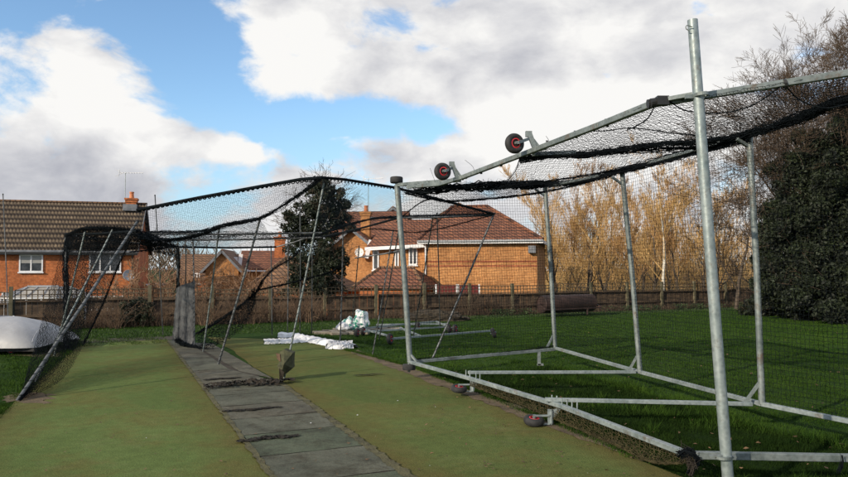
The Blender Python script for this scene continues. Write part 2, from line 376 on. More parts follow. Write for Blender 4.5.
# ------------------------------------------------------------------ sky and sun
SUNDIR = Vector((.74, .67, 0)).normalized() * math.cos(R(23)) + Vector((0, 0, -math.sin(R(23))))
def make_world():
    w = bpy.data.worlds.new('World'); scene.world = w; w.use_nodes = True; nt = w.node_tree
    bg = nt.nodes['Background']
    sky = N(nt, 'ShaderNodeTexSky', sky_type='NISHITA'); sky.sun_disc = False
    sky.sun_elevation = R(23); to = -SUNDIR; sky.sun_rotation = math.atan2(to.x, to.y)
    sky.ozone_density = 1.6; sky.dust_density = .4
    tc = N(nt, 'ShaderNodeTexCoord'); d = tc.outputs['Generated']
    mp = N(nt, 'ShaderNodeMapping'); mp.inputs['Scale'].default_value = (1, 1, 1.7); nt.links.new(d, mp.inputs[0])
    v = mp.outputs[0]
    wn = N(nt, 'ShaderNodeTexNoise'); wn.inputs['Scale'].default_value = 5; wn.inputs['Detail'].default_value = 3; nt.links.new(v, wn.inputs[0])
    wv = N(nt, 'ShaderNodeVectorMath', operation='SCALE'); wv.inputs['Scale'].default_value = .10; nt.links.new(wn.outputs['Color'], wv.inputs[0])
    ad = N(nt, 'ShaderNodeVectorMath', operation='ADD'); nt.links.new(v, ad.inputs[0]); nt.links.new(wv.outputs[0], ad.inputs[1])
    n1 = noise(nt, ad.outputs[0], 8.5, 11, .58)
    def blob(px, py, r, wgt):
        c = ray(px, py).normalized(); vm = N(nt, 'ShaderNodeVectorMath', operation='SUBTRACT'); nt.links.new(d, vm.inputs[0]); vm.inputs[1].default_value = c
        sc = N(nt, 'ShaderNodeVectorMath', operation='MULTIPLY'); nt.links.new(vm.outputs[0], sc.inputs[0]); sc.inputs[1].default_value = (1, 1, r[1])
        le = N(nt, 'ShaderNodeVectorMath', operation='LENGTH'); nt.links.new(sc.outputs[0], le.inputs[0])
        mr = N(nt, 'ShaderNodeMapRange', interpolation_type='SMOOTHSTEP'); mr.inputs[1].default_value = 0; mr.inputs[2].default_value = r[0] / F
        mr.inputs[3].default_value = wgt; mr.inputs[4].default_value = 0; nt.links.new(le.outputs['Value'], mr.inputs[0])
        return mr.outputs[0]
    def total(bl):
        s = None
        for b in bl:
            o = blob(*b); s = o if s is None else math_(nt, 'ADD', s, o)
        return s
    holes = total([(10, 20, (95, 1.3), .30), (120, 5, (80, 2.4), .22), (195, 60, (70, 1), .44), (130, 25, (60, 2), .10), (225, 85, (50, 1.3), .40), (250, 112, (85, 2.2), .50),
                   (330, 128, (115, 2.4), .46), (420, 122, (70, 2.4), .30), (200, 10, (70, 1.5), .30),
                   (215, 205, (70, 3.5), .25), (770, 172, (60, 2), .35), (380, 195, (60, 3), .15)])
    solid = total([(640, 50, (330, 1.3), .5), (320, 45, (120, 1.1), .34), (60, 170, (190, 1.4), .38), (110, 75, (90, 1.6), .14), (90, 20, (60, 2), .12), (560, 150, (160, 1.5), .2), (245, 150, (75, 4), .38), (180, 140, (80, 3), .25), (330, 140, (60, 5), .30), (170, 60, (50, 1.5), .14), (40, 45, (70, 3), .12)])
    f = math_(nt, 'ADD', math_(nt, 'SUBTRACT', math_(nt, 'ADD', math_(nt, 'MULTIPLY', math_(nt, 'SUBTRACT', n1, .5), 1.9), .5), holes), math_(nt, 'MULTIPLY', solid, .85))
    cm = N(nt, 'ShaderNodeMapRange', interpolation_type='SMOOTHSTEP'); cm.inputs[1].default_value = .28; cm.inputs[2].default_value = .62; nt.links.new(f, cm.inputs[0])
    # brightness of the cloud
    n2 = noise(nt, ad.outputs[0], 9.0, 10, .56)
    sh = total([(70, 180, (170, 1.8), .34), (470, 78, (150, 3), .10), (330, 155, (90, 4), .12), (170, 85, (90, 2), .12)])
    br = total([(290, 58, (95, 1.5), .5), (560, 135, (190, 2.6), .6), (500, 110, (60, 1.5), .2), (25, 95, (110, 2.2), .45), (150, 160, (70, 2), .22), (120, 110, (90, 2), .22), (655, 112, (120, 2), .30), (100, 72, (70, 2.5), .25), (240, 146, (90, 4), .35), (340, 138, (60, 4), .25)])
    g = math_(nt, 'ADD', math_(nt, 'SUBTRACT', math_(nt, 'ADD', math_(nt, 'MULTIPLY', math_(nt, 'SUBTRACT', n2, .5), 1.35), .68), sh), br)
    cc = ramp(nt, g, [(.0, (.34, .35, .42)), (.33, (.50, .51, .56)), (.60, (.72, .72, .74)), (.88, (.96, .95, .93))])
    skyc = N(nt, 'ShaderNodeVectorMath', operation='MULTIPLY'); nt.links.new(sky.outputs[0], skyc.inputs[0]); skyc.inputs[1].default_value = (.165, .19, .205)
    # horizon haze tint over blue
    sz = N(nt, 'ShaderNodeSeparateXYZ'); nt.links.new(d, sz.inputs[0]); hz = N(nt, 'ShaderNodeMapRange'); hz.inputs[1].default_value = .22; hz.inputs[2].default_value = .02; hz.inputs[3].default_value = 0; hz.inputs[4].default_value = .75; nt.links.new(sz.outputs[2], hz.inputs[0])
    blue = mixc(nt, hz.outputs[0], skyc.outputs[0], (.42, .62, .82))
    out = mixc(nt, cm.outputs[0], blue, cc)
    nt.links.new(out, bg.inputs[0]); bg.inputs[1].default_value = 1.0
    ld = bpy.data.lights.new('sun', 'SUN'); lo = bpy.data.objects.new('sun', ld); C.objects.link(lo)
    ld.energy = 4.6; ld.angle = R(.5); ld.color = (1, .87, .68)
    lo.rotation_euler = SUNDIR.to_track_quat('-Z', 'Y').to_euler(); lo.location = (-20, -20, 20)
make_world()

# ------------------------------------------------------------------ ground, lanes, path
Ab = at(410, 362, 10.9); At = at(397, 185, 10.9)
Bb = at(690, 455, 5.47); Bt = at(655, 103, 5.50)
Cb = at(555, 348, 12.0); Ct = at(545, 187, 12.0)
Db = at(640, 372, 9.7); Dt = at(622, 171, 9.7)
Eb = at(762, 404, 7.35); Et = at(749, 134, 7.35)
Fb = Vector((4.75, 5.35, .24)); Ft = Vector((4.55, 5.0, 3.12))
Gt = at(848, 73, 5.25)
rng = np.random.default_rng(7)
def ground():
    ts = [-500, -60, -30] + list(np.arange(-20, 62, 2.0)) + [100, 600]
    qs = [-160, -60, -40] + list(np.arange(-30, -1.5, 1.5)) + [-1.2, .4, 4, 8, 12, 40, 120, 1500]
    V = []; 
    for q in qs:
        z = hgt(*tq(0, q).xy)
        for t in ts: V.append(tuple(tq(t, q, z)))
    n = len(ts)
    Fc = [(i * n + j, i * n + j + 1, (i + 1) * n + j + 1, (i + 1) * n + j) for i in range(len(qs) - 1) for j in range(n - 1)]
    V = np.array(V)
    me_off = mesh_obj('lawn', V, np.array(Fc), M['lawn']); tag(me_off, kind='structure')
ground()
def sheet(name, pts, z, mat, jit=0.0, sub=14, uvx=True):
    # pts: near-left, far-left, far-right, near-right on the ground; irregular edges
    nl, fl, fr, nr = [Vector(p) for p in pts]
    cols = 8; V = []; uv = []
    for i in range(sub + 1):
        a = i / sub; l = nl.lerp(fl, a); r = nr.lerp(fr, a)
        for j in range(cols + 1):
            b = j / cols; p = l.lerp(r, b)
            if j in (0, cols): p = p + (r - l).normalized() * rng.uniform(-jit, jit)
            if i in (0, sub): p = p + (fl - nl).normalized() * rng.uniform(-jit, jit)
            V.append((p.x, p.y, z)); uv.append((b, a))
    Fc = np.array([(i * (cols + 1) + j, i * (cols + 1) + j + 1, (i + 1) * (cols + 1) + j + 1, (i + 1) * (cols + 1) + j) for i in range(sub) for j in range(cols)])
    o = mesh_obj(name, V, Fc, mat)
    ul = o.data.uv_layers.new(name='UVMap'); li = np.empty(len(o.data.loops), dtype=np.int32); o.data.loops.foreach_get('vertex_index', li)
    ul.data.foreach_set('uv', np.array(uv, dtype=np.float32)[li].ravel())
    return tag(o, kind='structure')
def ext(a, b, k):   # continue the line a-b before a by k metres
    a = Vector(a); b = Vector(b); return a - (b - a).normalized() * k
# left lane
ll_f = gp(80, 343.5); ll_n = gp(14, 402); pl_n = gp(272, 477); pl_f = gp(168, 341)
LN = ext(ll_n, ll_f, 8); PN = ext(pl_n, pl_f, 6)
LANE_L = [LN, ll_f, gp(168, 339.5), PN]
sheet('turf_lane', LANE_L, .004, M['turf_left'], .03, 40)
# path
pr_n = gp(401, 470); pr_m = gp(279, 382)
PR_N = ext(pr_n, pr_m, 6); pr_f = gp(213, 345)
# right lane
rr_n = gp(640, 460); rr_f = gp(350, 351.5)
RN = ext(rr_n, gp(412, 367), 6)
LANE_R = [PR_N, gp(215, 337), gp(322, 334.5), RN]
def lane_right():
    left = [PR_N, pr_n, pr_m, gp(252, 366), gp(232, 350), gp(206, 337)]
    right = [RN, rr_n, gp(518, 410), gp(412, 367.5), gp(350, 351.5), gp(318, 341)]
    # resample
    V = []; uv = []; cols = 8; rows = 0
    for k in range(5):
        m = 8
        for i in range(m + (k == 4)):
            a = i / m; l = left[k].lerp(left[k + 1], a); r = right[k].lerp(right[k + 1], a)
            for j in range(cols + 1):
                b = j / cols; p = l.lerp(r, b)
                if j in (0, cols): p = p + (r - l).normalized() * rng.uniform(-.03, .03)
                V.append((p.x, p.y, .004)); uv.append((b, a))
            rows += 1
    Fc = np.array([(i * (cols + 1) + j, i * (cols + 1) + j + 1, (i + 1) * (cols + 1) + j + 1, (i + 1) * (cols + 1) + j) for i in range(rows - 1) for j in range(cols)])
    o = mesh_obj('turf_lane', V, Fc, M['turf'])
    ul = o.data.uv_layers.new(name='UVMap'); li = np.empty(len(o.data.loops), dtype=np.int32); o.data.loops.foreach_get('vertex_index', li)
    ul.data.foreach_set('uv', np.array(uv, dtype=np.float32)[li].ravel())
    tag(o, kind='structure')
lane_right()
def path():
    # main strip with slightly uneven joints, slabs of differing tone
    V = []; Fc = []; mi = []
    lft = lambda a: PN.lerp(pl_f, a); full = (pl_f - PN).length
    rows = [0, .1, .2, .27, .325, .375, .425, .47, .515, .56, .60, .70, .8, .9, 1.0]
    tone = [0, 1, 2, 1, 0, 1, 0, 2, 0, 0, 2, 0, 2, 0]
    PRs = [PR_N, pr_n, pr_m]
    def rgt(l):
        # point on the right edge level with l
        s = (l - PN).dot(L); 
        pts = [PR_N, pr_n, pr_m, gp(229, 384 - 14), gp(186, 341)]
        base = PN.dot(L)
        for a, b in zip(pts, pts[1:]):
            sa = a.dot(L) - base; sb = b.dot(L) - base
            if s <= sb: return a.lerp(b, (s - sa) / (sb - sa))
        return pts[-1]
    for k in range(len(rows) - 1):
        a0, a1 = rows[k] + .0006, rows[k + 1] - .0006
        l0, l1 = lft(a0), lft(a1); r0, r1 = rgt(l0), rgt(l1); b = len(V); cols = 6
        for (l, r) in ((l0, r0), (l1, r1)):
            for j in range(cols + 1):
                p = l.lerp(r, j / cols) + L * rng.uniform(-.007, .007); V.append((p.x, p.y, .012 + rng.uniform(-.002, .002)))
        for j in range(cols): Fc.append((b + j, b + j + 1, b + cols + 2 + j, b + cols + 1 + j)); mi.append(tone[k])
    o = mesh_obj('path', V, np.array(Fc), [M['path0'], M['path1'], M['path2']]); o.data.polygons.foreach_set('material_index', np.array(mi, dtype=np.int32)); tag(o, kind='structure')
    o = sheet('path_bed', [PN - A * .012, pl_f - A * .012, pr_f + A * .03, PR_N + A * .04], .008, M['dirt'], .02, 40)
    o = sheet('path', [gp(240, 372), gp(190, 343), gp(212, 344), gp(272, 379)], .0125, M['path2'], .03, 20)
path()
sheet('path', [gp(14, 356), gp(8, 349), gp(70, 347), gp(62, 358)], .004, M['soil'], .12, 8)
sheet('soil_edge', [PN - A * .035, pl_f - A * .03, pl_f + A * .02, PN + A * .03], .0145, M['mossy'], .014, 220)
sheet('soil_edge', [PR_N - A * .09, pr_m - A * .04, pr_m + A * .03, PR_N + A * .03], .0150, M['mossy'], .018, 200)
sheet('soil_patch', [gp(2, 402), gp(14, 393), gp(52, 394), gp(48, 404)], .0065, M['soil'], .1, 8)
sheet('soil_edge', [gp(640, 462), gp(350, 352.5), gp(358, 350.5), gp(668, 459)], .0075, M['soil'], .05, 60)
sheet('soil_edge', [gp(82, 344.2), gp(60, 339.8), gp(186, 335.8), gp(186, 339.5)], .0020, M['dirt'], .08, 8)

def in_lane(x, y):
    # inside any lane or the path
    def side(a, b): return (b.x - a.x) * (y - a.y) - (b.y - a.y) * (x - a.x)
    def line_x(a, b, yy): return a.x + (b.x - a.x) * (yy - a.y) / (b.y - a.y)
    lx = line_x(LN, ll_f, y)
    rx = np.where(y < 8.4, line_x(rr_n, gp(518, 410), y), np.where(y < 12, line_x(gp(518, 410), gp(412, 367.5), y), line_x(gp(412, 367.5), rr_f, y)))
    q = (x - F0.x) * L.x + (y - F0.y) * L.y
    ra = -6.3 + .0 * x
    return (x > lx + .02) & (x < rx - .02) & (q < ra + np.where(x > line_x(PN, pl_f, y), 1.7, 0))
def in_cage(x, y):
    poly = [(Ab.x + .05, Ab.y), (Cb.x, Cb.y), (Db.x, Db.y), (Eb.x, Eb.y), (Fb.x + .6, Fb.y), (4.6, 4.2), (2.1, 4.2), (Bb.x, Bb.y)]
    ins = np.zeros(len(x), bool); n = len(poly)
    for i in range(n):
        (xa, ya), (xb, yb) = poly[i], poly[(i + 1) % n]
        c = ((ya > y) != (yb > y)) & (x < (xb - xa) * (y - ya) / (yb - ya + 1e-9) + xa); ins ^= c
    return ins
def blades(name, x, y, hmin, hmax, wid, mat, kind_label=None):
    n = len(x); a = rng.uniform(0, 2 * PI, n); h = rng.uniform(hmin, hmax, n) * (1 + .45 * np.sin(x * 3.1 + np.sin(y * 2.3) * 2) * np.sin(y * 3.7 + 1.3 * x) + .25 * np.sin(x * 11 + y * 7))
    z = np.array([hgt(px, py) for px, py in zip(x, y)])
    lean = rng.normal(0, .45, (n, 2)) * h[:, None]
    V = np.empty((n, 3, 3))
    V[:, 0] = np.stack([x - np.cos(a) * wid, y - np.sin(a) * wid, z - .003], 1)
    V[:, 1] = np.stack([x + np.cos(a) * wid, y + np.sin(a) * wid, z - .003], 1)
    V[:, 2] = np.stack([x + lean[:, 0], y + lean[:, 1], z + h], 1)
    Fc = np.arange(n * 3).reshape(n, 3)
    o = mesh_obj(name, V.reshape(-1, 3), Fc, M[mat]); return tag(o, kind_label or 'short green grass growing on the lawn beside the turf lanes', 'grass', kind='stuff')
def grass():
    n = 900000
    yy = 4.6 * (30 / 4.6) ** rng.random(n); xx = rng.uniform(-.68, .68, n) * yy
    keep = ~in_lane(xx, yy); q = (xx - F0.x) * L.x + (yy - F0.y) * L.y; keep &= q < -1.0
    xx, yy = xx[keep][:300000], yy[keep][:300000]
    wid = .0022 * np.clip(yy / 5, 1, 4)
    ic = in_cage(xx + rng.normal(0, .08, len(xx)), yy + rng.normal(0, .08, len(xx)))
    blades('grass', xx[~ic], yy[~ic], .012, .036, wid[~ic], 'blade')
    blades('shaded_grass', xx[ic], yy[ic], .025, .065, wid[ic] * 1.1, 'blade_dark', 'uncut grass growing inside the batting cage, its green darkened in place of shade')
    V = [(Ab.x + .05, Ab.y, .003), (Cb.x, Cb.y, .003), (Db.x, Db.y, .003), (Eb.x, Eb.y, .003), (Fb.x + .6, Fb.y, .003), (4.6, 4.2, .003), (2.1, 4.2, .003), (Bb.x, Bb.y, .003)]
    tag(mesh_obj('shaded_lawn', V, [tuple(range(8))[::-1]], M['lawn_dark']), kind='structure')  # dark sheet under the uncut grass, coloured to stand for shade
    # longer rough grass at the far end of the lanes and along the fence
    n = 26000; t = rng.uniform(0, 32, n); q = rng.uniform(-6.1, -2.0, n); q = np.where(t > 10, rng.uniform(-2.4, -.3, n), q)
    x = F0.x + A.x * t + L.x * q; y = F0.y + A.y * t + L.y * q; k = ~in_lane(x, y)
    blades('rough_grass', x[k], y[k], .02, .065, .009, 'leaf_mid', 'longer rough green grass between the turf lanes and the fence')
    # wisps along the edge of the lanes
    n = 9000; a = rng.random(n) ** 1.0
    pts = [rr_n, gp(518, 410), gp(412, 367.5), gp(350, 351.5), gp(318, 341)]; X = []; Y = []
    for i in range(n):
        k = rng.integers(0, 4); p = pts[k].lerp(pts[k + 1], rng.random()); X.append(p.x + rng.normal(0.04, .05)); Y.append(p.y)
    pts = [ext(ll_n, ll_f, 3), ll_n, ll_f]
    for i in range(5000):
        k = rng.integers(0, 2); p = pts[k].lerp(pts[k + 1], rng.random()); X.append(p.x + rng.normal(-0.04, .05)); Y.append(p.y)
    blades('edge_grass', np.array(X), np.array(Y), .02, .05, .004, 'blade', 'grass creeping over the edges of the turf lanes')
grass()
def litter():
    # dead leaves and crumbs scattered over lanes and path
    n = 420; V = []; Fc = []
    for i in range(n):
        y = 5.2 * (15 / 5.2) ** rng.random(); x = rng.uniform(-.55, .3) * y
        s = rng.uniform(.006, .022); a = rng.uniform(0, 6.28); b = len(V); z = .017
        for k, (u, w_) in enumerate(((-1, -.4), (.2, -.6), (1, .1), (.1, .5))):
            V.append((x + s * (u * math.cos(a) - w_ * math.sin(a)), y + s * (u * math.sin(a) + w_ * math.cos(a)), z + rng.uniform(0, .008)))
        Fc.append((b, b + 1, b + 2, b + 3))
    tag(mesh_obj('leaf_litter', V, Fc, M['dead_leaf']), 'dead leaves and crumbs scattered over the turf lanes and the path', 'leaf litter', kind='stuff')
    n = 11; V = []; Fc = []
    for i in range(n):
        y = 5.2 * (12 / 5.2) ** rng.random(); x = rng.uniform(-.5, .3) * y; s = rng.uniform(.003, .007); b = len(V)
        for u, w_ in ((-1, -1), (1, -1), (1, 1), (-1, 1)): V.append((x + s * u, y + s * w_ * 1.4, .018 + rng.uniform(0, .006)))
        Fc.append((b, b + 1, b + 2, b + 3))
    tag(mesh_obj('paper_specks', V, Fc, M['white_cloth']), 'tiny pale specks scattered over the turf lanes', 'specks', kind='stuff')
litter()

# ------------------------------------------------------------------ nets
def bez(pts, u):
    """points on a smooth line through pts at parameters u (0..1)"""
    pts = np.array([list(p) for p in pts], float)
    if len(pts) == 2: return pts[0] + (pts[1] - pts[0]) * u[:, None]
    d = np.linalg.norm(np.diff(pts, axis=0), axis=1); s = np.concatenate([[0], np.cumsum(d)]) / d.sum()
    # Catmull-Rom through the points
    out = np.empty((len(u), 3)); k = np.clip(np.searchsorted(s, u, side='right') - 1, 0, len(pts) - 2)
    t = (u - s[k]) / (s[k + 1] - s[k]); p1 = pts[k]; p2 = pts[k + 1]
    p0 = pts[np.clip(k - 1, 0, None)]; p3 = pts[np.clip(k + 2, None, len(pts) - 1)]
    h = (s[k + 1] - s[k])[:, None]; hm = (s[k + 1] - s[np.clip(k - 1, 0, None)])[:, None]; hp = (s[np.clip(k + 2, None, len(pts) - 1)] - s[k])[:, None]
    m1 = (p2 - p0) / hm * h; m2 = (p3 - p1) / hp * h; t = t[:, None]
    return (2 * t**3 - 3 * t**2 + 1) * p1 + (t**3 - 2 * t**2 + t) * m1 + (-2 * t**3 + 3 * t**2) * p2 + (t**3 - t**2) * m2
def net(top, bot, nu, nv, r=.0016, sag=(0, 0, 0), noise_=.004, mat='twine', parent=None, name='net', billow=0, diamond=False):
    """twine netting between two edge lines; sag is the offset of the middle"""
    u = np.linspace(0, 1, nu); v = np.linspace(0, 1, nv)
    T = bez(top, u); B = bez(bot, u)
    S = T[:, None] * (1 - v)[None, :, None] + B[:, None] * v[None, :, None]
    S += np.array(sag)[None, None] * (np.sin(PI * v) ** .8)[None, :, None]
    S += rng.normal(0, noise_, S.shape)
    if billow:
        ph = rng.uniform(0, 6, 4)
        w_ = np.sin(u[:, None] * 9 + ph[0] + v[None] * 3) * np.sin(v[None] * 5 + ph[1] + u[:, None] * 4) + .5 * np.sin(u[:, None] * 23 + ph[2]) * np.sin(v[None] * 3 + ph[3])
        S[..., 1] += billow * w_ * np.sin(PI * v)[None]; S[..., 2] += .4 * billow * w_ * np.sin(PI * v)[None]
    if diamond:
        a0 = np.concatenate([S[:-1, :-1].reshape(-1, 3), S[1:, :-1].reshape(-1, 3)]); a1 = np.concatenate([S[1:, 1:].reshape(-1, 3), S[:-1, 1:].reshape(-1, 3)])
    else:
        a0 = np.concatenate([S[:-1].reshape(-1, 3), S[:, :-1].reshape(-1, 3)]); a1 = np.concatenate([S[1:].reshape(-1, 3), S[:, 1:].reshape(-1, 3)])
    rr = np.full(len(a0), r); V, Fc = seg_mesh(a0, a1, rr, rr, 3)
    return mesh_obj(name, V, Fc, M[mat], parent)
def rope(pts, rad, strands=9, mat='twine', parent=None, name='gathered_net', fuzz=.6, step=.05, taper=None):
    """a gathered bundle of netting: many wavy strands around a line, with loose loops"""
    pts = [Vector(p) for p in pts]; ln = sum((b - a).length for a, b in zip(pts, pts[1:])); n = max(6, int(ln / step)); u = np.linspace(0, 1, n)
    ctr = bez(pts, u); P0 = []; P1 = []
    for s in range(int(strands * 1.8)):
        ph = rng.uniform(0, 6.28, 4); fr = rng.uniform(2, 7, 2) * ln
        k = rng.uniform(.1, 1.0)
        o = np.stack([np.cos(u * fr[0] + ph[0]), np.sin(u * fr[1] + ph[1]), np.sin(u * fr[0] * .8 + ph[2])], 1) * rad * k
        o += rng.normal(0, rad * .18, o.shape); Q = ctr + o
        P0.append(Q[:-1]); P1.append(Q[1:])
    P0 = np.concatenate(P0); P1 = np.concatenate(P1); rr = np.full(len(P0), rad * .17)
    # loose mesh sticking out
    m = int(n * strands * fuzz); i = rng.integers(0, n - 2, m); d1 = rng.normal(0, rad * .75, (m, 3)); d2 = rng.normal(0, rad * .75, (m, 3))
    P0 = np.concatenate([P0, ctr[i] + d1]); P1 = np.concatenate([P1, ctr[i + 1] + d2]); rr = np.concatenate([rr, np.full(m, .0022)])
    V, Fc = seg_mesh(P0, P1, rr, rr, 3); return mesh_obj(name, V, Fc, M[mat], parent)
def lacing(a, b, rad, turns, parent, mat='twine', r=.004):
    a = Vector(a); b = Vector(b); d = (b - a); n = int(turns * 8); m = d.to_track_quat('Z', 'X').to_matrix(); pts = []
    for i in range(n + 1):
        t = i / n; an = 2 * PI * turns * t; pts.append(a + d * t + m @ Vector((math.cos(an), math.sin(an), 0)) * rad)
    p = np.array([list(x) for x in pts]); rr = np.full(n, r); V, Fc = seg_mesh(p[:-1], p[1:], rr, rr, 3)
    return mesh_obj('lacing', V, Fc, M[mat], parent)

# ------------------------------------------------------------------ the mobile cage on the right
def wheel(parent, c, axis, rad=.115, name='wheel', hub='red_plastic'):
    t = rad * .38
    m = MB(); prof = []
    for k in range(12):
        a = 2 * PI * k / 12; prof.append((rad * .70 + rad * .30 * math.cos(a), t * math.sin(a) * (1 if abs(math.sin(a)) < .9 else .95)))
    m.lathe(c, axis, prof, 30); tyre = m.build('wheel', M['rubber'], parent, smooth=True)
    c = Vector(c); ax = Vector(axis).normalized(); m = MB()
    m.lathe(c, axis, [(rad * .40, -t * .8), (rad * .52, -t * .7), (rad * .52, -t * .35), (rad * .40, -t * .25), (rad * .40, t * .25), (rad * .52, t * .35), (rad * .52, t * .7), (rad * .40, t * .8)], 24)
    m.build('hub', M[hub], tyre, smooth=True)
    m = MB(); m.lathe(c, ax, [(.001, -t * .5), (rad * .40, -t * .5), (rad * .40, t * .5), (.001, t * .5)], 20); m.build('disc', M['roller_rust'], tyre, smooth=True)
    m = MB(); m.tube([c - ax * t * 1.5, c + ax * t * 1.5], rad * .16, 8); m.build('axle', M['galv'], tyre, smooth=True)
    return tyre
def cage():
    g = thing('batting_cage', (Bb.x, Bb.y, 0), 'large galvanised steel batting cage with sagging black nets, beside the right turf lane', 'batting cage')
    def rail(pts, w, name='rail', mat='galv', h=None):
        m = MB()
        for a, b in zip(pts, pts[1:]): m.beam(a, b, w, h)
        return m.build(name, M[mat], g, bevel=.004)
    W = .05
    # bottom
    rail([Ab, at(470, 378.5, 9.35), at(560, 405.5, 7.6), Bb], .055, 'bottom_rail', 'galv_bright', .045)
    rail([Cb, Db, Eb, Fb], .05, 'bottom_rail', 'galv_bright', .045)
    rail([Bb + Vector((.04, 0, 0)), Fb], .055, 'bottom_rail', 'galv')
    rail([Ab, Cb + Vector((0, 0, -.02))], .05, 'bottom_rail', 'galv')
    rail([at(468, 372.5, 9.55), Db - Vector((.06, 0, 0))], .05, 'cross_bar', 'galv_bright', .04)
    rail([at(545, 399.5, 7.72), Eb - Vector((.1, 0, .0))], .05, 'cross_bar', 'galv_bright', .04)
    # top: the rail bows under the weight of the net
    rail([At, at(460, 180, 9.6)], .055, 'top_rail', 'galv')
    rail([at(408, 187, 10.5), at(440, 184, 9.75), at(462, 177.5, 9.1), at(520, 155.5, 7.9), at(600, 125, 6.4), Bt], .052, 'top_rail', 'galv')
    rail([Bt - Vector((.03, 0, .01)), Gt, Ft], .052, 'top_rail', 'galv')
    rail([Ct, Dt, Et, at(848, 101, 5.75), Ft], .04, 'top_rail', 'galv')
    rail([at(533, 154, 7.65), at(575, 152.5, 8.0)], .045, 'cross_bar', 'galv')
    # posts
    for a, b, r in ((Ab, At, .045), (Cb, Ct, .036), (Db, Dt, .034), (Eb, Et, .033), (Fb, Ft, .034)):
        m = MB(); m.tube([a, a.lerp(b, .5) + Vector((.012, 0, 0)), b], r, 14); m.build('post', M['galv'], g, smooth=True)
    # braces
    for a, b in ((at(547, 347.5, 11.95), Cb.lerp(Ct, .09)), (at(628, 372, 9.72), Db.lerp(Dt, .09)), (at(745, 402.5, 7.38), Eb.lerp(Et, .085)),
                 (at(535, 189, 11.9), Ct.lerp(Cb, .06)), (at(612, 177, 9.65), Dt.lerp(Db, .07)), (at(737, 139, 7.3), Et.lerp(Eb, .05)), (at(417, 362, 10.8), Ab.lerp(At, .05))):
        m = MB(); m.beam(a, b, .03, .03); m.build('brace', M['galv'], g)
    # collars and bolts on the rails
    m = MB()
    for p in (at(655, 103, 5.46), at(652, 104, 5.5)): m.tube([p - Vector((.035, 0, -.0)), p + Vector((.035, 0, 0.01))], .036, 12)
    m.box(at(662, 101, 5.44), (.09, .07, .07)); m.build('corner_clamp', M['black_cap'], g)
    m = MB(); m.beam(at(668, 99.5, 5.43), at(692, 95, 5.38), .075, .03); m.build('joint_plate', M['galv'], g)
    for (px, py, Z) in ((466, 374, 9.4), (476, 377, 9.2), (552, 400, 7.75), (562, 403.5, 7.55), (572, 407, 7.4)):
        p = at(px, py, Z); m = MB()
        m.tube([p - Vector((0, 0, .03)), p + Vector((0, 0, .055))], .008, 6); m.tube([p + Vector((.05, -.02, -.03)), p + Vector((.05, -.02, .05))], .008, 6); m.build('bolt', M['galv_bright'], g)
    # wheels along the top edge, now in the air
    for (cx, cy, tx, ty, bx, by, Z, rad) in ((442.5, 171.5, 452.5, 164, 458, 180, 9.15, .116), (514.5, 143.5, 529.5, 134, 536, 151, 7.72, .114)):
        c = at(cx, cy, Z - .08); tp = at(tx, ty, Z); bs = at(bx, by, Z)
        w = wheel(g, c, Vector((.42, -1.0, .02)), rad)
        m = MB(); m.beam(bs, tp, .055, .05); m.beam(bs + Vector((.07, 0, 0)), tp + Vector((.01, 0, -.02)), .045, .02); m.beam(bs - Vector((.05, 0, .0)), bs + Vector((.12, 0, .03)), .06, .02)
        m.build('wheel_bracket', M['galv'], g)
        m = MB(); m.beam(tp - Vector((0, 0, .05)), c + Vector((.03, -.05, .0)), .035, .03); m.beam(tp + Vector((-.01, 0, -.03)), tp + Vector((-.01, 0, .03)), .07, .05); m.build('castor_fork', M['galv'], w)
    # small wheels seen edge on, at head and foot of the far left post
    for c, rad, t in ((at(396.5, 180, 10.9), .10, .045), (at(409, 367, 10.85), .10, .045)):
        m = MB(); m.lathe(c, (0, .05, 1), [(rad * .3, -t), (rad * .93, -t), (rad, -t * .7), (rad, t * .7), (rad * .93, t), (rad * .3, t)], 26); w = m.build('wheel', M['rubber'], g, smooth=True)
        OFF[w] = OFF[g]
        m = MB(); m.tube([c - Vector((0, 0, .075)), c + Vector((0, 0, .06))], .02, 8); m.build('axle', M['galv'], w)
    # wheels lying on the turf, near rail
    for (px, py, Z, bx, by) in ((459, 388.5, 9.35, 472, 380), (534, 422.5, 7.62, 552, 404)):
        c = at(px, py, Z); c.z = max(c.z, .058); w = wheel(g, c, Vector((.06, -.16, 1)), .108 if px < 500 else .112)
        pv = at(px + 16, py - 3, Z + .05)
        m = MB(); m.beam(c + Vector((0, -.02, .055)), c + Vector((.17, -.01, .055)), .035, .014); m.beam(c + Vector((0, 0, -.04)), c + Vector((.17, 0, -.035)), .035, .012)
        m.beam(c + Vector((.17, 0, -.045)), c + Vector((.17, 0, .12)), .045, .02); m.tube([c + Vector((.185, 0, -.03)), c + Vector((.185, 0, .10))], .022, 10); m.build('castor_fork', M['galv_bright'], w)
        top = at(bx + (0 if px < 500 else 3), by + 1, Z + (.02)); m = MB()
        m.beam(c + Vector((.19, .02, .02)), top + Vector((.05, 0, -.02)), .05, .04); m.beam(c + Vector((.21, .03, .10)), top + Vector((.14, 0, -.02)), .04, .02); m.build('wheel_bracket', M['galv'], g)
    # leg under the far end rail
    p = at(539, 352, 11.85); m = MB(); m.beam(p, p - Vector((0, 0, .22)), .05, .05); m.beam(p - Vector((.03, 0, .21)), p + Vector((.07, 0, -.21)), .05, .03); m.build('foot', M['galv'], g)
    # nets
    net([At, Ct], [Ab, Cb], 58, 60, .0019, noise_=.003, parent=g)
    back_t = [Ct, Dt, Et, Ft]; back_b = [Cb, Db, Eb, Fb]
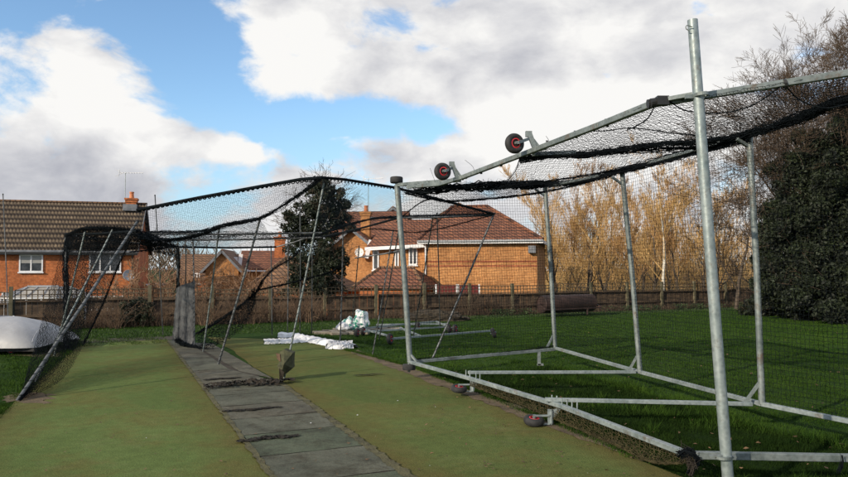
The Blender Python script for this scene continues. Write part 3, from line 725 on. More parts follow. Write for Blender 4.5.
    for i in range(3):
        n_ = int((back_t[i + 1] - back_t[i]).length / .048)
        net([back_t[i], back_t[i + 1]], [back_b[i], back_b[i + 1]], n_, 60, .0019, noise_=.004, parent=g)
    b1 = P([(470, 186, 11.2), (510, 183, 11.6), (544, 183.5, 11.85), (575, 182, 11.2), (621, 170, 9.6), (660, 160, 8.9), (707, 147, 8.1), (751, 133, 7.25), (804, 116, 6.3), (848, 100, 5.7)]) + [Ft]
    b2 = P([(462, 187, 9.4), (500, 187, 9.0), (520, 186, 8.9), (544, 183, 8.9)])
    fold = P([(520, 158.5, 7.9), (544, 156.5, 8.0), (577, 154.5, 8.1), (621, 149.5, 7.9), (660, 144.5, 7.6), (700, 141, 7.4), (730, 137, 7.3)])
    rope(b1, .038, 12, parent=g, fuzz=1.2)
    rope([p + Vector((0, 0, -.03)) for p in b1[2:]], .032, 7, parent=g, fuzz=1.2)
    rope(fold, .030, 9, parent=g, fuzz=1.3); rope(P([(416, 190, 10.3), (460, 187.5, 10), (500, 186, 10.3), (544, 183.5, 11)]), .06, 10, parent=g, fuzz=1.2)
    rope(P([(577, 156, 8), (660, 149, 7.7), (710, 145, 7.5), (751, 133, 7.25)]), .04, 6, parent=g, fuzz=1.3)
    # pale sagging sheets of roof net
    nr = [at(470, 174, 8.95), at(520, 156, 7.9), at(600, 125, 6.4), Bt, Gt, Ft]
    foldx = fold + b1[7:]
    net(nr[1:4] + [at(700, 97, 5.38), at(783, 83, 5.3), Gt], fold[0:] + [b1[8], b1[9]], 150, 36, .0021, sag=(0, 0, -.06), parent=g, billow=.05)
    net(fold[:6] + [b1[7]], [at(490, 190, 10.6)] + b1[2:8], 120, 26, .0021, sag=(0, 0, -.10), parent=g, billow=.05)
    low = P([(405, 193, 10.7), (440, 200.5, 10.6), (466, 200.5, 10.7), (507, 197, 11), (544, 192, 11.4), (580, 184, 11), (621, 171, 9.65)])
    net([At, at(440, 186, 9.9), at(500, 187, 10.6), at(544, 184, 11.6), at(580, 181, 11), at(621, 170, 9.6)], low, 110, 14, .0024, parent=g, billow=.04)
    rope(low, .022, 6, parent=g, fuzz=1.0)
    rope(P([(500, 188, 9.5), (580, 176, 9), (660, 163, 8.5)]), .02, 4, parent=g, fuzz=1)
    # catenary cords tied to the rail
    for pts in ([(669, 101, 5.42), (684, 110, 5.5), (706, 113, 5.5), (730, 112, 5.45), (755, 104, 5.4), (784, 84, 5.32)],
                [(655, 106, 5.5), (648, 118, 5.6), (636, 126, 5.8), (627, 130, 6)], [(520, 157, 7.9), (516, 170, 8.3), (508, 180, 9)],
                [(588, 131, 6.7), (605, 131, 6.6), (632, 128, 6.3), (672, 133, 6.1), (712, 137, 6.3)],
                [(784, 84, 5.32), (800, 100, 5.4), (825, 108, 5.4), (848, 104, 5.4)]):
        q = bez(P(pts), np.linspace(0, 1, 24)); m = MB(); m.tube(q, .0055, 5); m.build('cord', M['twine'], g)
    # ties round the rail and stray ends
    for (px, py, Z) in ((784, 84, 5.32), (547, 144, 7.4), (575, 134.5, 6.9), (606, 123, 6.3), (480, 171, 8.7), (500, 163.5, 8.3)):
        p = at(px, py, Z); m = MB()
        for k in range(3): m.lathe(p + Vector((.008 * k, 0, 0)), (1, -.3, .2), [(.034, -.004), (.040, -.004), (.040, .004), (.034, .004)], 10)
        m.build('tie', M['black_cap'], g)
    for pts in ([(465, 160, 8.9), (473, 167, 8.9), (475, 175, 8.9)], [(546, 136, 7.4), (549, 141, 7.4), (549, 147, 7.4)], [(430, 168, 10), (433, 176, 10), (436, 184, 9.9)]):
        m = MB(); m.tube(bez(P(pts), np.linspace(0, 1, 8)), .0022, 4); m.build('loose_thread', M['twine'], g)
    # net dropping below the near rail, and knotted end
    net([at(470, 379, 9.35), at(560, 406, 7.6), Bb], [at(470, 385, 9.3), at(560, 421, 7.5), at(620, 447, 6.5), at(655, 463, 5.75), at(690, 462, 5.45)], 120, 14, .0024, mat='twine_olive', noise_=.008, parent=g, sag=(0, -.05, -.02))
    rope([at(520, 404, 8.3), at(560, 421, 7.5), at(620, 447, 6.5), at(655, 463, 5.75), at(690, 462, 5.45)], .010, 5, parent=g, mat='twine_olive')
    rope(P([(686, 449, 5.5), (689, 456, 5.47), (692, 466, 5.4), (690, 474, 5.38)]), .034, 9, parent=g, fuzz=2, mat='carpet_torn'); rope(P([(679, 455, 5.5), (688, 452, 5.45), (697, 461, 5.45), (690, 472, 5.4)]), .030, 9, parent=g, fuzz=2)
    rope(P([(842, 455, 5.35), (843, 464, 5.35), (839, 472, 5.35), (841, 462, 5.35)]), .012, 4, parent=g)
    # net lashed along the far end rail
    rope([Ab + Vector((0, 0, .03)), Ab.lerp(Cb, .5) + Vector((0, 0, .0)), Cb + Vector((0, 0, .03))], .018, 4, parent=g, fuzz=.8)
cage()
def loose_post():
    top = at(692.5, 20, 5.25); mid = at(706, 200, 5.25); bt = at(729.5, 493, 5.22); bt.z = 0
    g = thing('steel_post', (bt.x, bt.y, 0), 'tall round galvanised steel post standing in the foreground through the cage rails', 'post')
    m = MB(); m.tube([bt, mid, top], [.041, .040, .038], 22); m.build('tube', M['galv_bright'], g, smooth=True)
    m = MB(); p = at(723.5, 457, 5.22); d = (top - bt).normalized()
    m.lathe(p, d, [(.040, -.010), (.060, -.010), (.060, .010), (.040, .010)], 20); m.box(p - Vector((.05, 0, -.01)), (.11, .035, .014), Matrix.Rotation(R(-6), 3, 'Y')); m.box(p + Vector((.06, 0, .0)), (.06, .03, .014)); m.build('collar', M['galv'], g)
    m = MB(); p = at(701.5, 94.5, 5.22); m.lathe(p, d, [(.038, -.012), (.052, -.012), (.052, .012), (.038, .012)], 20); m.box(p + Vector((-.05, .03, -.01)), (.12, .03, .03)); m.build('collar', M['galv'], g)
    m = MB(); p = at(691, 27, 5.2); q = bez([p + Vector((0.01, 0, 0)), p + Vector((-.035, 0, .012)), p + Vector((-.038, 0, -.012)), p + Vector((-.01, 0, -.03))], np.linspace(0, 1, 8)); m.tube(q, .004, 6); m.build('hook', M['galv'], g)
loose_post()

# ------------------------------------------------------------------ the collapsed net frames over the lanes
GN = 'slim steel poles of the collapsed net frames'
def pole(top, bt, r, label, lace=0, mat='pole_dull', ground=True, dark=None):
    g = thing('net_pole', (bt.x, bt.y, bt.z), label, 'pole', GN)
    m = MB(); m.tube([bt, bt.lerp(top, .5) + Vector((.01, 0, -.01)), top], r, 10); m.build('tube', M[mat], g, smooth=True)
    if lace: lacing(bt.lerp(top, .02), top, r + .003, lace, g)
    m = MB(); m.tube([top, top + (top - bt).normalized() * .03], r * 1.25, 10); m.build('end_cap', M['black_cap'], g, smooth=True)
    return g
def gb(px, py): return gp(px, py)
PL = [
 ((86, 228, 13.4), gb(54, 356), .024, 'leftmost of the three slanting poles that meet at the left edge of the turf', 26),
 ((113, 229, 12.3), gb(35, 382), .024, 'middle one of the three slanting poles meeting at the left edge of the turf', 26),
 ((137, 222, 11.3), gb(17, 401), .030, 'thicker slanting pole from the bare corner of the left lane to the roof net front', 30),
 ((155, 196, 16.5), gb(163, 335), .017, 'thin upright pole sticking above the nets right of the chimneyed brick house', 0),
 ((186, 246, 15.6), gb(184, 338), .018, 'slim upright pole directly behind the grey screen netting', 0),
 ((193, 240, 15.2), gb(194.5, 347), .020, 'slim upright pole at the right edge of the grey screen netting', 22),
 ((219, 229, 13.6), gb(203, 352), .022, 'leaning pole standing on the path just right of the grey screen', 24),
 ((260, 219, 11.9), gb(218, 365), .026, 'leaning pole standing on the path, rising to the knot in the roof net', 30),
 ((271, 247, 17.2), gb(272, 335), .020, 'upright pole in front of the low tiled roof left of the ivy tree', 0),
 ((288, 238, 17.5), gb(287.5, 334), .018, 'upright pole close beside the left edge of the ivy tree', 0),
 ((300, 204, 17.0), gb(300, 334), .018, 'tall thin pole in front of the left half of the ivy tree', 0),
 ((312, 235, 17.0), gb(311.5, 334), .018, 'thin upright pole in front of the middle of the ivy tree', 0),
 ((324, 183, 10.75), gb(284, 379), .021, 'bright slanting pole wearing a ragged scrap of carpet at its foot', 26),
 ((343, 231, 15.3), gb(340, 345), .020, 'upright pole ending beside the crumpled white sheet', 20),
 ((359, 247, 14.4), gb(351, 331), .015, 'thin leaning pole in front of the white sack', 16),
 ((393, 231, 13.5), gb(372.5, 355), .018, 'near leg of the leaning pole pair left of the cage, standing on the turf edge', 20),
 ((398.5, 231, 13.9), gb(379, 340), .018, 'far leg of the leaning pole pair left of the cage, standing on the lawn', 24),
 ((437, 214, 15.4), gb(440, 331), .019, 'upright pole seen through the end net of the cage', 0),
 ((433, 216, 13.2), gb(413, 338), .017, 'thin leaning pole just right of the corner post of the cage', 20),
 ((494, 214, 13.0), gb(431, 362), .026, 'long slanting dark pole crossing the end net of the cage', 18),
 ((3, 195, 15.3), gb(9, 346), .015, 'lone thin pole standing by the white pitch cover at the left edge', 0),
]
for top, b, r, lab, lc in PL: pole(at(*top), b, r * .72, lab, lc, 'pole_dull' if r < .0205 or r > .024 else 'galv')
def frame_left():
    g = thing('pole_framework', (gp(65, 350).x, gp(65, 350).y, 0), 'sagging framework of dark horizontal bars and posts under the roof nets over the lanes', 'framework')
    for a, b, r in (((65, 234, 14.5), (137, 231, 11.3), .020), ((66, 235, 14.5), (178, 247, 15.5), .018), ((178, 247, 15.5), (276, 247, 17.2), .022), ((178, 240, 15.5), (322, 237.5, 15.0), .018),
                    ((125, 233.5, 12.5), (322, 233, 13), .018), ((322, 237, 15), (400, 217.5, 13), .02), ((276, 247, 17.2), (312, 236, 17), .015), ((370, 218, 12.6), (494, 215, 13.0), .018), ((355, 258, 14), (412, 248, 13.4), .014)):
        m = MB(); a = at(*a); b = at(*b); mid = a.lerp(b, .5) - Vector((0, 0, .02)); m.tube([a, mid, b], r, 8); m.build('bar', M['twine' if r > .019 else 'pole_dull'], g, smooth=True)
    for top, bt in (((66, 235, 14.5), (66, 350)), ((178, 247, 15.5), (178, 342))):
        b = gp(*bt); a = at(*top); m = MB(); m.tube([b, a], .03, 10); m.build('post', M['pole_dull'], g, smooth=True)
        rope([b, b.lerp(a, .5), a], .055 if top[0] < 100 else .045, 10, parent=g)
    # broad front bar that runs up to the apex and down to the cage
    q = [(137, 210, 11.2), (200, 197.5, 11.0), (260, 186.5, 10.8), (300, 179.5, 10.7), (322, 177.5, 10.65)]
    m = MB(); m.tube(P(q), .026, 10); m.build('bar', M['twine'], g, smooth=True); lacing(at(137, 210.5, 11.2), at(260, 187, 10.8), .026, 26, g, r=.010); lacing(at(260, 187, 10.8), at(322, 178, 10.65), .026, 14, g, r=.010)
    q = [(322, 177.5, 10.65), (345, 179.5, 10.9), (395, 187.5, 11.7), (494, 214, 13.0)]
    m = MB(); m.tube(P(q), .022, 10); m.build('bar', M['twine'], g, smooth=True); lacing(at(322, 178, 10.65), at(395, 188, 11.7), .024, 22, g, r=.009); lacing(at(395, 188, 11.7), at(494, 214.5, 13.0), .022, 22, g, r=.008)
frame_left()
def tn(o, label, name='cricket_net'):
    o.name = name; return tag(o, label, 'netting', 'torn dark cricket nets hanging from the collapsed frames')
curve = P([(137, 238, 11.4), (160, 240, 11.4), (195, 234, 11.3), (225, 224, 11.2), (258, 218.5, 11.0), (290, 202, 10.8), (322, 178.5, 10.65)])
o = net(P([(137, 210.5, 11.2), (322, 178, 10.65)]), curve, 96, 26, .0016, mat='twine_blue', noise_=.004); tn(o, 'fine upright net triangle against the sky between the front bar and the sagging dark bundle')
o = rope(P([(137, 236, 11.4), (160, 240, 11.5), (195, 236, 11.4), (225, 226, 11.3), (258, 219, 11.0), (290, 201, 10.8), (321, 179, 10.65)]), .028, 9, name='gathered_net', fuzz=1.3); tn(o, 'thick dark gathered bundle of net sweeping up to the apex of the front bar')
o = rope(P([(150, 232, 12), (200, 231, 12), (225, 224, 11.9), (258, 218.5, 11.2)]), .020, 8, fuzz=1.2); tn(o, 'thinner dark net bundle running just above the sagging one toward the knot')
o = net(curve[:5], P([(145, 252, 15), (178, 247, 15.5), (230, 247, 16.4), (276, 247, 17.2)]), 90, 60, .0017, sag=(0, 0, .05), noise_=.006, billow=.06); tn(o, 'sheet of roof net sagging over the middle of the lanes')
o = net(P([(137, 232, 11.4), (200, 231, 12), (322, 233, 13)]), P([(137, 244, 13), (200, 241, 13.4), (322, 238, 15)]), 150, 22, .0020, noise_=.010, billow=.07); tn(o, 'long narrow band of bunched roof net between the two horizontal bars')
for k, (rr, bl) in enumerate(((.0024, .09), (.0012, .11))):
    o = net(P([(66, 234.5, 14.5), (90, 227, 13.0), (137, 229, 11.4), (160, 238, 11.6)]), P([(66, 250, 14.6), (95, 251, 14.4), (137, 249, 13), (176, 246, 13.4)]), 150, 40, rr, noise_=.014, billow=bl)
    tn(o, ['dense dark mass of roof net slumped over the top of the left lane', 'second layer of the slumped roof net hanging inside the dense dark mass'][k])
o = rope(P([(66, 235, 14.5), (88, 227.5, 13), (113, 229, 12.3), (137, 231, 11.4)]), .025, 8, fuzz=1.3); tn(o, 'dark edge bundle along the top of the slumped roof net over the left lane')
o = rope(P([(130, 252, 14), (150, 250, 14.4), (178, 246, 15.4)]), .022, 6, fuzz=1.3); tn(o, 'short dark bundle hanging from the roof net toward the grey screen')
o = net(P([(66, 234, 14.5), (20, 399, 9.0)]), P([(104, 245, 12.6), (80, 300, 13.0), (62, 360, 11.5), (21, 400, 9.0)]), 120, 40, .0020, noise_=.006, billow=.05); tn(o, 'narrow upright sheet of side net at the left edge of the left lane')
edge = P([(140, 231, 11.3), (130, 240, 11.6), (118, 267, 12.0), (100, 310, 12.4), (83, 345, 12.0), (64, 377, 10.6), (45, 390, 9.8), (20, 400, 9.0)])
o = net(P([(113, 230, 12.3), (70, 314, 10.9), (20, 399, 9.0)]), edge, 150, 34, .0019, noise_=.006, billow=.05); tn(o, 'leaning side net sheet that sweeps onto the turf of the left lane')
o = rope(edge[1:5], .018, 6, fuzz=1.3); tn(o, 'dark gathered edge of the leaning side net')
o = net(P([(66, 245, 14.5), (66, 350, 14.5)]), P([(98, 245, 13.6), (90, 300, 13.8), (76, 349, 14.2)]), 70, 26, .0034, noise_=.012, billow=.05); tn(o, 'dark side net hanging beside the upright post at the end of the pitch cover')
o = net(P([(137, 240, 11.4), (178, 246, 15.4)]), P([(150, 250, 13), (178, 258, 15.4)]), 60, 10, .003, noise_=.02); tn(o, 'small flap of net drooping between the left lane and the grey screen')
# right hand side of the left structure
o = net(P([(322, 178.5, 10.65), (345, 180, 10.9), (395, 188, 11.7), (494, 214.5, 13.0)]), P([(322, 233, 12.0), (345, 229, 12.2), (400, 218, 12.6), (494, 216, 13.0)]), 90, 30, .0015, mat='twine_blue', noise_=.004, sag=(-.05, 0, 0), diamond=True); tn(o, 'slack diamond net under the bar that slopes down to the cage')
o = rope(P([(300, 236, 13), (322, 234, 12.4), (345, 226, 12.4), (372, 219, 12.5), (400, 216.5, 12.7), (450, 215.5, 12.9), (494, 214.5, 13)]), .021, 8, fuzz=1.3); tn(o, 'dark bundle crossing the brick houses from the ivy tree to the slanting pole')
o = rope(P([(330, 237, 13), (370, 229, 13), (420, 232, 13), (494, 215, 13)]), .012, 5, fuzz=1.0); tn(o, 'thin slack net edge crossing the roofs below the dark bundle')
o = rope(P([(396, 222, 12), (420, 203, 12), (437, 197, 12.3)]), .012, 5, fuzz=1.0); tn(o, 'short net cord rising from the corner post of the cage')
o = rope(P([(258, 290, 14.6), (290, 283, 16), (330, 272, 16.4), (345, 262, 15.6)]), .020, 6, fuzz=1.2); tn(o, 'net bundle slung low in front of the ivy tree and tiled roof')
# torn net at the far end of the path
hang = P([(260, 284, 14.4), (258, 300, 14.4), (240, 330, 14.6), (212, 352, 14.6)])
for k, d in enumerate((0,)):
    o = net(P([(254, 288 + 3 * d, 14.4), (243, 303, 14.7 + d), (222, 318, 14.9 + d), (196, 335, 15.0)]), P([(256, 298, 14.4), (250, 318, 14.6 + d), (232, 336, 14.8), (205, 351, 14.6)]), 62, 26, .0027, noise_=.02, billow=.06)
    tn(o, ['torn dark net hanging from the leaning pole down to the foot of the grey screen', 'second fold of the torn dark net right of the grey screen'][k])
o = rope(P([(262, 281, 14.0), (256, 292, 14.4), (243, 304, 14.7), (222, 319, 14.9), (196, 334, 15.0)]), .03, 8, fuzz=1.4); tn(o, 'heavy twisted bundle at the upper edge of the torn net near the screen')
o = rope(P([(262, 281, 13.9), (275, 268, 15), (292, 258, 15.5), (300, 250, 15.6)]), .022, 6, fuzz=1.2); tn(o, 'twisted net strand rising from the torn net toward the ivy tree')
o = rope(P([(176, 340, 15.5), (186, 345, 15.1), (205, 350, 14.7), (214, 350, 14.7)]), .05, 12, fuzz=1.6); tn(o, 'heap of net on the ground at the foot of the grey screen')
def cloth(name, top, bot, nu, nv, mat, label, cat, fold=.05, nf=5, thick=0, group=None, parent=None):
    u = np.linspace(0, 1, nu); v = np.linspace(0, 1, nv); T = bez(top, u); B = bez(bot, u)
    S = T[:, None] * (1 - v)[None, :, None] + B[:, None] * v[None, :, None]
    S[..., 1] += fold * np.sin(u * nf * 6.28)[:, None] * (.35 + .65 * v)[None]; S += rng.normal(0, fold * .12, S.shape)
    idx = np.arange(nu * nv).reshape(nu, nv); Fc = np.stack([idx[:-1, :-1].ravel(), idx[1:, :-1].ravel(), idx[1:, 1:].ravel(), idx[:-1, 1:].ravel()], 1)
    o = mesh_obj(name, S.reshape(-1, 3), Fc, M[mat], parent, smooth=True)
    if label: tag(o, label, cat, group)
    return o
cloth('screen_netting', P([(176.5, 288, 15.6), (182, 285, 15.4), (195, 281, 15.3)]), P([(172, 341, 15.7), (182, 344, 15.4), (194.5, 345.5, 15.2)]), 40, 24, 'screen_mesh', 'strip of grey screen netting hanging in folds at the far end of the path', 'screen', .045, 3)

# ragged carpet scrap on the slanting pole, torn mat on the path
def scrap():
    c0 = at(284, 352, 10.75); g = thing('carpet_scrap', (c0.x, c0.y, 0), 'ragged olive scrap of carpet wrapped round the foot of the bright slanting pole', 'carpet scrap')
    pts = [(280, 352), (284, 349.5), (290, 352), (293, 353), (292.5, 358), (292, 365), (292.5, 368), (288, 372), (283, 376), (279.5, 378), (279, 371), (277.5, 366), (280, 360)]
    front = [at(px + rng.uniform(-.4, .4), py, 10.62) for px, py in pts]; n = len(front)
    m = MB(); cc = Vector((sum(p.x for p in front) / n, 10.50, sum(p.z for p in front) / n))
    vs = [cc] + front + [p + Vector((0, .20, 0)) for p in front]; fs = [(0, 1 + i, 1 + (i + 1) % n) for i in range(n)] + [(1 + i, 1 + n + i, 1 + n + (i + 1) % n, 1 + (i + 1) % n) for i in range(n)] + [tuple(range(1 + n, 1 + 2 * n))]
    m.add(vs, fs); m.build('wrap', M['carpet_scrap'], g)
    m = MB(); m.quad(at(276, 353, 10.6), at(280, 354, 10.58), at(280.5, 362, 10.58), at(277, 359, 10.66)); m.build('torn_flap', M['carpet_back'], g)
    m = MB(); vs = [at(279, 368, 10.55), at(284, 372, 10.52), at(283, 378, 10.6), at(279.5, 380, 10.6)]; m.quad(*vs); m.build('torn_flap', M['carpet_torn'], g)
scrap()
def torn(name, ctr, size, h, label, mat='carpet_torn', seed=3, n=46):
    if h < .031: h = .006; size = (size[0] * 1.1, size[1] * .9)
    r = np.random.default_rng(seed); V = []; n = 64; size = (size[0], size[1] * .8)
    for i in range(n):
        for j in range(n // 2):
            x = (i / (n - 1) - .5) * size[0]; y = (j / (n // 2 - 1) - .5) * size[1]
            V.append((x, y))
    V = np.array(V); u = V[:, 0] / size[0]; w_ = V[:, 1] / size[1]
    z = h * .8 * np.abs(np.sin(u * 21 + w_ * 9) * np.sin(w_ * 13 + u * 5)) * (1 - 1.6 * np.abs(u)) + .4 * h * np.clip(1 - 3 * np.abs(w_ - .1 * np.sin(u * 12)), 0, 1) + r.uniform(0, h * .8, len(V)) * (np.abs(w_) < .3)
    V = V + r.normal(0, .012, V.shape)
    ed = .5 - .10 * np.abs(np.sin(u * 17 + 1)) - .08 * r.random(len(V)); el = np.sqrt(1 - (1.85 * u) ** 2 + 0j).real
    Z = np.maximum(z, .004) + .02; pos = np.stack([ctr[0] + V[:, 0] * A.x + V[:, 1] * L.x, ctr[1] + V[:, 0] * A.y + V[:, 1] * L.y, Z], 1)
    h2 = n // 2; Fc = []
    for i in range(n - 1):
        for j in range(h2 - 1):
            k = i * h2 + j
            if abs(w_[k] - .12 * math.sin(u[k] * 9 + seed)) < ed[k] * el[k] * (.45 + .55 * abs(math.sin(u[k] * 31 + seed) * math.cos(u[k] * 13))) and r.random() > .12: Fc.append((k, k + h2, k + h2 + 1, k + 1))
    o = mesh_obj(name, pos, np.array(Fc), M[mat]); return tag(o, label, 'torn matting')
c = gp(250, 386); torn('torn_mat', (c.x, c.y), (1.3, .75), .05, 'dark torn heap of matting rucked up across the path by the slanting pole')
c = gp(252, 411); torn('torn_mat', (c.x, c.y), (.62, .22), .03, 'thin dark shred of matting lying on the path in front of the rucked heap', seed=5)
c = gp(268, 440); torn('torn_mat', (c.x, c.y), (.55, .30), .018, 'flattened dark tear in the path matting nearest the camera', seed=8)
c = gp(222, 380); torn('torn_mat', (c.x, c.y), (.5, .26), .03, 'small dark shred left of the rucked heap, reaching the left lane', seed=9)
c = gp(368, 376); torn('torn_mat', (c.x, c.y), (.42, .10), .03, 'tiny dark shred of net alone on the right turf lane', seed=12)

# white plastic sheet
def sheeting():
    g = thing('plastic_sheet', tuple(gp(310, 345)), 'long crumpled white plastic sheet lying at the far end of the right lane', 'plastic sheet')
    def strip(ctr, wid, h, name):
        n = 40; u = np.linspace(0, 1, n); c = bez([Vector((p.x, p.y, 0)) for p in ctr], u); w_ = np.interp(u, np.linspace(0, 1, len(wid)), wid); k = 9; V = []
        d = np.gradient(c, axis=0); d /= np.linalg.norm(d, axis=1, keepdims=True); s = np.stack([-d[:, 1], d[:, 0], d[:, 2] * 0], 1)
        for i in range(n):
            for j in range(k):
                b = j / (k - 1) - .5; z = .02 + h * (math.cos(b * PI)) ** .5 * (.7 + .5 * abs(math.sin(i * .9 + j)) ) if abs(b) < .5 else .008
                V.append(c[i] + s[i] * b * w_[i] + rng.normal(0, .012, 3) * [1, 1, .5] + [0, 0, z])
        idx = np.arange(n * k).reshape(n, k); Fc = np.stack([idx[:-1, :-1].ravel(), idx[1:, :-1].ravel(), idx[1:, 1:].ravel(), idx[:-1, 1:].ravel()], 1)
        mesh_obj(name, np.array(V), Fc, M['white_cloth'], g, smooth=True)
    strip([gp(264, 344), gp(290, 343), gp(315, 341.5)], [.22, .26, .20], .08, 'sheet')
    strip([gp(278, 337.5), gp(292, 337.5), gp(306, 340.5), gp(330, 345), gp(350, 349)], [.15, .35, .42, .36, .45], .09, 'sheet')
    strip([gp(328, 348), gp(340, 348.5), gp(351, 348)], [.25, .5, .35], .12, 'sheet')
sheeting()

# ------------------------------------------------------------------ lying frames with wheels on the far lawn
def trolley():
    o = gp(430, 334); g = thing('wheeled_frame', tuple(o), 'low flat steel trolley frame with black wheels lying on the lawn beyond the cage', 'trolley frame')
    for a, b in (((364, 336.5), (450, 331)), ((392, 344), (492, 335.5)), ((357, 333.5), (436, 325.5)), ((436, 325.5), (452, 333)), ((364, 334), (392, 342)), ((400, 332.5), (420, 341)), ((376, 329), (448, 328))):
        pa = gp(*a); pb = gp(*b); pa.z = pb.z = .12; m = MB(); m.beam(pa, pb, .045, .04); m.build('rail', M['galv_bright'], g)
    for (px, py, r_, ax) in ((357, 337, .11, (1, -.3, 0)), (363, 335.5, .11, (1, -.3, 0)), (390, 344.5, .125, (1, -.35, .1)), (449, 333.5, .125, (1, -.2, .2)), (455, 333.5, .12, (1, -.5, .1)), (418, 329.5, .11, (1, -.2, 0)), (493.5, 338, .125, (1, -.2, .35))):
        p = gp(px, py); p.z = r_; wheel(g, p, ax, r_)
trolley()
# paving slabs and sacks
def slabs():
    rr_ = random.Random(5)
    spots = [(330, 333), (341, 331), (352, 331), (362, 330), (372, 331), (338, 334.5), (350, 334), (361, 334), (383, 330.5), (395, 330), (322, 334)]
    where = ['left end of the front row', 'left of the sack', 'under the sack', 'just right of the sack', 'second right of the sack', 'front row below the sack', 'front row, middle', 'front row, right', 'back row beside the pole pair', 'rightmost of the row', 'far left against the lane']
    for i, (px, py) in enumerate(spots):
        c = gp(px, py); m = MB(); m.box((c.x, c.y, .035 + (.0)), (.42, .40, .07), Matrix.Rotation(rr_.uniform(-.4, .4), 3, 'Z'))
        o = m.build('paving_slab', M['slab'], None, bevel=.008); tag(o, 'pale concrete slab lying flat on the grass, ' + where[i], 'paving slab', 'pale slabs along the far end of the lawn')
slabs()
def sack(c, s, label, seed, mat='sack'):
    r = np.random.default_rng(seed); import bmesh
    bm = bmesh.new(); bmesh.ops.create_icosphere(bm, subdivisions=4, radius=1)
    from mathutils import noise as mn
    for v in bm.verts:
        n = mn.noise(v.co * 1.7 + Vector((seed, 0, 0))) * .35 + mn.noise(v.co * 4 + Vector((seed, 3, 0))) * .16
        v.co = v.co * (1 + n); v.co.x *= s[0]; v.co.y *= s[1]; v.co.z = max(v.co.z, -.6) * s[2] + .6 * s[2]
    V = [tuple(Vector(v.co) + Vector(c)) for v in bm.verts]; Fc = [tuple(x.index for x in f.verts) for f in bm.faces]; bm.free()
    o = mesh_obj('sack', V, Fc, M[mat], None, smooth=True); return tag(o, label, 'sack', 'white sacks by the fence')
Z_ = 18.6
c = at(350, 320, Z_); sack((c.x, c.y, .06), (.22, .17, .20), 'slumped white plastic sack with green print, left of the heap', 1)
c = at(361, 318, Z_); sack((c.x, c.y, .08), (.20, .17, .33), 'taller white plastic sack with green print and knotted top', 2)
c = at(347, 326, Z_); sack((c.x - .1, c.y - .1, .07), (.16, .14, .13), 'small plain white sack slumped in front of the printed ones', 4, 'white_cloth')
# log or rolled turf heap beyond the wheels
def heap(c, s, mat, name, label, cat, seed):
    import bmesh
    from mathutils import noise as mn
    bm = bmesh.new(); bmesh.ops.create_icosphere(bm, subdivisions=5, radius=1)
    for v in bm.verts:
        n = mn.noise(v.co * 2.3 + Vector((seed, 0, 0))) * .3 + mn.noise(v.co * 7 + Vector((seed, 3, 0))) * .16 + mn.noise(v.co * 18 + Vector((seed, 3, 0))) * .08
        v.co = v.co * (1 + n); v.co.x *= s[0]; v.co.y *= s[1]; v.co.z = max(v.co.z, -.1) * s[2]
    V = [tuple(Vector(v.co) + Vector(c)) for v in bm.verts]; Fc = [tuple(x.index for x in f.verts) for f in bm.faces]; bm.free()
    return tag(mesh_obj(name, V, Fc, M[mat]), label, cat)
c = gp(434, 321); heap((c.x, c.y + .2, -.02), (1.05, .45, .33), 'dirt', 'soil_heap', 'low dark heap of rotted turf on the grass left of the brush pile', 'heap', 3)

# roller
def roller():
    c = at(567, 303.5, 24.8); c.z = max(c.z, .40); g = thing('pitch_roller', (c.x, c.y, 0), 'big rusty brown iron pitch roller parked on the grass in front of the fence', 'roller')
    ax = (A + Vector((0, 0, .01))).normalized(); r_ = .31; hl = 1.08
    m = MB(); prof = [(0.0, -hl)] ; n = 40
    m.lathe(c, ax, [(r_ * .55, -hl + .05), (r_ * .93, -hl + .05), (r_ * .95, -hl), (r_, -hl + .015), (r_, hl - .015), (r_ * .95, hl), (r_ * .93, hl - .05), (r_ * .55, hl - .05)], n); m.build('drum', M['roller_rust'], g, smooth=True)
    for s in (-1, 1):
        m = MB(); m.tube([c + ax * s * (hl - .04), c + ax * s * (hl - .02)], r_ * .92, 24)
        m.build('end_plate', M['roller_rust'], g, smooth=True)
        m = MB(); m.tube([c + ax * s * hl * .9, c + ax * s * (hl + .10)], .035, 10); m.build('axle', M['roller_rust'], g, smooth=True)
    f = Vector((-L.x, -L.y, 0)) * .42
    m = MB(); a0 = c + ax * -.05 + f + Vector((0, 0, -.16)); b0 = c + ax * (hl + .08) + f + Vector((0, 0, -.16)); m.beam(a0, b0, .04, .04); m.beam(b0, c + ax * (hl + .08), .05, .05); m.beam(a0.lerp(b0, .5), a0.lerp(b0, .5) - Vector((0, 0, .22)), .05, .05); m.beam(c + ax * -(hl + .08), c - ax * (hl + .08) + f + Vector((0, 0, -.16)), .05, .05); m.beam(c - ax * (hl + .08) + f + Vector((0, 0, -.16)), a0, .05, .05); m.build('frame', M['roller_rust'], g)
roller()

